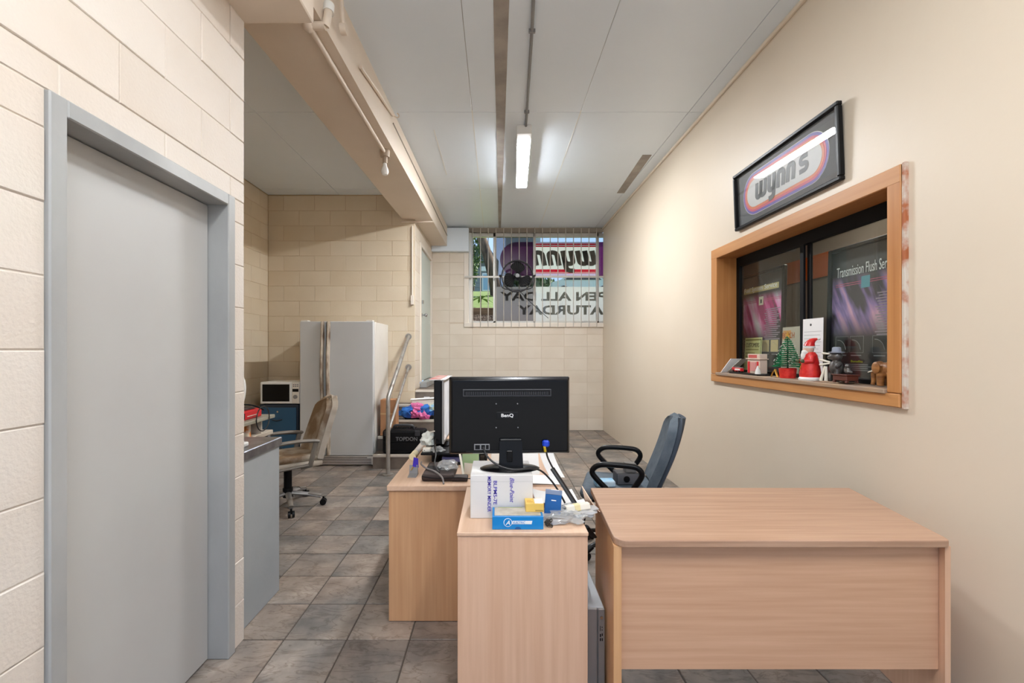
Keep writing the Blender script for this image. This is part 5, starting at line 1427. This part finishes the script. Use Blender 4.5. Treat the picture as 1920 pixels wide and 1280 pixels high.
B().cyl((fc_.x, fc_.y + .03, fc_.z), (fc_.x, fc_.y + .16, fc_.z), .07, .05).build('motor', M_black, fan, True)
for k in range(3):
    a0 = R(72 + 120 * k)
    pts = []
    for (r, w) in ((.02, 0), (.06, .035), (.12, .085), (.18, .115), (.22, .105), (.245, .06)):
        pts.append((r, w))
    def bl_(u, v, a0=a0):
        r = .025 + .22 * u
        half = (.10 + .62 * math.sin(math.pi * min(1, u * .62 + .12)) ** 1.2) * (1 - .75 * max(0, (u - .75) / .25) ** 2)
        a = a0 + (v - .5) * 2 * half * 1.02 + .35 * u
        return (fc_.x + r * math.cos(a), fc_.y - .012 + .05 * (v - .5) * (1 - .3 * u), fc_.z + r * math.sin(a))
    B().sheet(bl_, 10, 6, .003).build('blade', M_blackm, fan, True)
B().tube(bez([(fc_.x - .285, fc_.y, fc_.z + .01), (fc_.x - .285, fc_.y, fc_.z - .10), (fc_.x - .24, fc_.y, fc_.z - .20), (fc_.x - .10, fc_.y, fc_.z - .225), (fc_.x + .10, fc_.y, fc_.z - .225), (fc_.x + .24, fc_.y, fc_.z - .20), (fc_.x + .285, fc_.y, fc_.z - .10), (fc_.x + .285, fc_.y, fc_.z + .01)], 5), .010, 8).build('yoke', M_dgrey, fan, True)
for s in (-1, 1): B().cyl((fc_.x + s * .265, fc_.y, fc_.z + .01), (fc_.x + s * .31, fc_.y, fc_.z + .01), .016, n=12).build('pivot_knob', M_black, fan, True)
B().span((fc_.x - .10, fc_.y - .01, fc_.z - .235), (fc_.x + .10, YB - .05, fc_.z - .215), .003).build('mounting_bracket', M_dgrey, fan)
cable('fan_lead', 'thin dark lead trailing from the fan to the window sill', [(fc_.x + .03, fc_.y + .08, fc_.z - .22), (fc_.x + .2, fc_.y + .10, fc_.z - .40), (fc_.x + .38, fc_.y + .11, fc_.z - .56), (fc_.x + .54, YB - .09, fc_.z - .70)], .005, M_cabk)

YS = YB + .215                          # signs hang just outside the window
Z1 = lambda py: H + (656 - py) * YS / 833
X1 = lambda px: (px - 930) * YS / 833
sg = thing('shop_sign', 'purple pill shaped sign with red stripes, seen mirrored through the window', 'sign', (1.3, YS, 2.70))
MV = {}
Fp, Fw, Fr, Fk, Fv = film('sign_purple', (112, 44, 104), .6, .12), film('sign_white', (236, 230, 224), .7), film('sign_red', (214, 16, 48), .6), film('sign_letter', (112, 100, 88), .45), film('sign_pale_violet', (216, 190, 220), .7)
zc, hh = Z1(486), Z1(453.5) - Z1(518.5)
xl, xr2 = X1(937.5), X1(1196)
def at(b, y): return [Vector((v.x, v.y + y, v.z)) for v in b]
def splate(poly, y, m, name, par):
    """vinyl: one flat face"""
    return B().add([(a, y, b) for a, b in poly], [tuple(range(len(poly)))]).build(name, m, par)
cx_ = (xl + xr2) / 2
a, b = X1(1003), X1(1118)
pl_ = [(x + cx_, z + zc) for x, z in pill(xr2 - xl, hh, 20)]
splate([p for p in pl_ if p[0] < cx_] + [(a, zc - hh / 2), (a, zc + hh / 2)], YS, Fp, 'purple_end', sg)
splate([p for p in pl_ if p[0] > cx_] + [(b, zc + hh / 2), (b, zc - hh / 2)], YS, Fp, 'purple_end', sg)
for (p0, p1, m, nm) in ((453.5, 456.3, Fv, 'violet_stripe'), (456.3, 459.5, Fr, 'red_stripe'), (459.5, 460.6, Fw, 'white_stripe'), (460.6, 463, Fr, 'red_stripe'), (463, 504.8, Fw, 'white_panel'),
                        (504.8, 510.2, Fr, 'red_stripe'), (510.2, 511, Fw, 'white_stripe'), (511, 512.4, Fr, 'red_stripe'), (512.4, 518.5, Fv, 'violet_stripe')):
    splate([(a, Z1(p1)), (b, Z1(p1)), (b, Z1(p0)), (a, Z1(p0))], YS, m, nm, sg)
s_ = (X1(1117) - X1(1003)) / 3.50
Mx = Matrix.Translation((X1(1115.5), YS - .006, Z1(498))) @ Matrix.Diagonal((-s_, 1, (Z1(470) - Z1(498)), 1))
lg, _ = logo(Mx, .0015, skip=(6, 7), shear=.18)
lg.build('lettering', Fk, sg)

s2 = thing('trading_hours_sign', 'white sign lettered OPEN ALL DAY SATURDAY, seen mirrored through the window', 'sign', (1.1, YS, 1.86))
x0, x1_, z0, z1 = X1(928), X1(1178), Z1(603.5), Z1(537.5)
splate([(x0, z0), (x1_, z0), (x1_, z1), (x0, z1)], YS + .001, Fw, 'board', s2)
Fg = film('sign_grey_letter', (166, 162, 154), .55)
def mtext(body, pa, pb, ya, yb):
    text(body, X1(pb) - X1(pa), Z1(ya) - Z1(yb), ((X1(pa) + X1(pb)) / 2, YS - .003, (Z1(ya) + Z1(yb)) / 2), Fg, s2, mirror=True, depth=.002, offset=.035)
mtext('OPEN ALL DAY', 938, 1164, 547, 564)
mtext('SATURDAY', 970, 1146, 572, 590)

# ================================================================== OUTSIDE
struct(B().span((-16, -30, -.3), (16, YF - .002, -.006)).build('forecourt', M_concrete), 'sunlit concrete forecourt at the open workshop front')
# ---- beyond the window
def ground(name, prof, m, label, x0=-7, x1=9):
    n = len(prof)
    vs = [(x0, y, z) for y, z in prof] + [(x1, y, z) for y, z in prof]
    vs += [(x0, y, z - .6) for y, z in prof] + [(x1, y, z - .6) for y, z in prof]
    fs = []
    for i in range(n - 1):
        fs += [(i, n + i, n + i + 1, i + 1), (2 * n + i, 2 * n + i + 1, 3 * n + i + 1, 3 * n + i), (i, i + 1, 2 * n + i + 1, 2 * n + i), (n + i, 3 * n + i, 3 * n + i + 1, n + i + 1)]
    fs += [(0, 2 * n, 3 * n, n), (n - 1, 2 * n - 1, 4 * n - 1, 3 * n - 1)]
    return struct(B().add(vs, fs).build(name, m), label)
ground('gravel_bed', [(YB + .22, 1.80), (8.38, 2.06)], M_gravel, 'gravel strip outside the barred window')
struct(B().span((-7, 8.39, 1.7), (9, 8.52, 2.20), .01).build('retaining_sleeper', M_sleeper), 'timber sleeper edging the lawn outside')
ground('lawn', [(8.53, 2.16), (10.0, 2.52), (12.5, 3.05), (26, 3.5)], M_lawn, 'sunlit lawn bank outside the window')
gv = B()
rnd = random.Random(5)
for k in range(900):
    y = rnd.uniform(YB + .24, 8.36); x = rnd.uniform(-.9, .3); s = rnd.uniform(.008, .02)
    z = 1.80 + (y - YB - .22) / (8.38 - YB - .22) * .26
    gv.box((x, y, z + s * .3), (s * 1.5, s * 1.2, s), 0, (rnd.random(), rnd.random(), rnd.random() * 3))
o = gv.build('pebbles', M_gravel); tag(o, 'loose pebbles on the gravel strip outside', 'pebbles', kind='stuff')

def leaves(c, r, n, size, seed, shell=.5):
    b = B(); q = random.Random(seed)
    for k in range(n):
        while True:
            d = Vector((q.uniform(-1, 1), q.uniform(-1, 1), q.uniform(-1, 1)))
            if shell < d.length < 1: break
        p = Vector((c[0] + d.x * r[0], c[1] + d.y * r[1], c[2] + d.z * r[2]))
        e = Euler((q.uniform(0, 6), q.uniform(0, 6), q.uniform(0, 6))).to_matrix()
        s = size * q.uniform(.6, 1.3)
        b.add([p + e @ Vector(v) * s for v in ((-1, 0, 0), (0, -.35, .1), (1, 0, 0), (0, .35, .1))], [(0, 1, 2, 3)])
    return b
tr = thing('leaning_tree', 'rough barked leaning tree trunk outside the left window pane', 'tree', (-.02, 11.0, 2.7))
B().tube(bez([(.0, 11.0, 2.70), (-.04, 11.0, 3.05), (-.17, 11.0, 3.6), (-.33, 11.0, 4.1), (-.47, 11.0, 4.5), (-.62, 11.05, 5.1), (-.9, 11.2, 6.0)], 5), [.15 - .0022 * i for i in range(31)], 14).build('trunk', M_bark, tr, True)
B().tube([(-.5, 11.02, 4.6), (-.2, 11.1, 5.1), (.1, 11.2, 5.8)], [.08, .06, .04], 10).build('branch', M_bark, tr, True)
leaves((-.7, 11.3, 6.4), (1.7, 1.2, .9), 1500, .08, 2, .2).build('foliage', M_leaf, tr)['kind'] = 'stuff'
for k, (x, y, z, rx, rz, lb_) in enumerate(((-.78, 10.6, 3.25, .34, .55, 'dark green bush at the left edge of the window'), (-.62, 12.2, 4.3, .30, .75, 'tall leafy bush behind the leaning tree'), (-.95, 11.4, 4.9, .4, .8, 'overhanging bush at the top left window pane'))):
    t = thing('bush', lb_, 'bush', (x, y, z - rz - .05))
    zb = 3.05 if y > 12 else 2.52 + (y - 10) * .21
    B().tube([(x, y, zb - .02), (x + .02, y, z)], [.03, .012], 8).build('stem', M_bark, t, True)
    leaves((x, y, z), (rx, .3, rz), 900, .06, 20 + k, .1).build('foliage', M_leaf, t)['kind'] = 'stuff'
fp = thing('frangipani_plant', 'bright green plant with long pointed leaves on the lawn bank', 'plant', (-.30, 8.75, 2.2))
B().tube([(-.30, 8.75, 2.18), (-.30, 8.75, 2.34), (-.29, 8.75, 2.42)], [.016, .013, .01], 8).build('stem', M_bark, fp, True)
for k in range(11):
    a = k * 2.4; el_ = .15 + .75 * ((k * 37) % 11) / 11
    e = Vector((math.cos(a), math.sin(a), 0)); n = Vector((-e.y, e.x, 0))
    def lf_(u, v, e=e, n=n, el_=el_):
        w = .035 * math.sin(math.pi * (.08 + .9 * u)) ** .8
        return Vector((-.29, 8.75, 2.40)) + e * (.24 * u) + n * (v - .5) * 2 * w + Vector((0, 0, .22 * u * el_ - .12 * u * u + .012 * abs(v - .5)))
    B().sheet(lf_, 7, 3, .002).build('leaf', M_leaf2, fp, True)
ho = thing('neighbour_house', 'pale grey weatherboard house beyond the lawn', 'house', (-.6, 20.5, 3.3))
B().span((-2.6, 20, 3.2), (-.02, 23, 5.4)).build('wall', M_house, ho)
for k in range(11): B().span((-2.6, 19.985, 3.22 + k * .2), (-.02, 20.0, 3.40 + k * .2)).build('weatherboard', M_house, ho)
B().prism([(-2.9, 5.35), (.12, 5.35), (-.35, 6.0), (-2.4, 6.0)], -23.2, -19.7, XZ).build('roof', M_houseroof, ho)
wf = B().span((-.62, 19.96, 4.05), (-.20, 19.985, 4.85)).build('window', M_white, ho)
B().span((-.58, 19.95, 4.1), (-.24, 19.962, 4.8)).build('pane', mat('house_pane', (150, 176, 196), .2), wf)
B().span((-.66, 19.94, 4.95), (.0, 19.99, 5.15)).build('fascia', M_white, ho)
o = B().span((.55, 24, 3.4), (2.4, 27, 8.0)).build('far_building', mat('far_building_white', (160, 160, 156), .7)); tag(o, 'plain white building far behind the purple sign', 'building')
for k, (x, rx, lb_) in enumerate(((1.2, .95, 'low hedge seen between the two window signs'), (3.7, 1.3, 'low hedge at the right end of the window'))):
    t = thing('hedge', lb_, 'hedge', (x, 15.5, 3.15))
    leaves((x, 15.5, 3.55), (rx, .5, .5), 1500, .10, 40 + k, .1).build('foliage', M_leaf, t)['kind'] = 'stuff'
    B().span((x - .05, 15.45, 3.1), (x + .05, 15.55, 3.5)).build('stem', M_bark, t)
cw = thing('parked_car', 'pale car roof showing between the two window signs', 'car', (2.6, 13.6, 3.1))
B().prism([(1.7, 3.12), (3.6, 3.12), (3.62, 3.45), (3.3, 3.5), (3.0, 3.74), (2.3, 3.76), (1.95, 3.52), (1.7, 3.45)], -14.3, -13.4, XZ).build('body', M_white, cw)
B().prism([(2.05, 3.52), (2.36, 3.70), (2.95, 3.69), (3.18, 3.52)], -13.395, -13.38, XZ).build('side_window', M_dgrey, cw)
for x in (2.05, 3.25): B().cyl((x, 13.38, 3.18), (x, 13.55, 3.18), .16).build('wheel', M_black, cw, True)
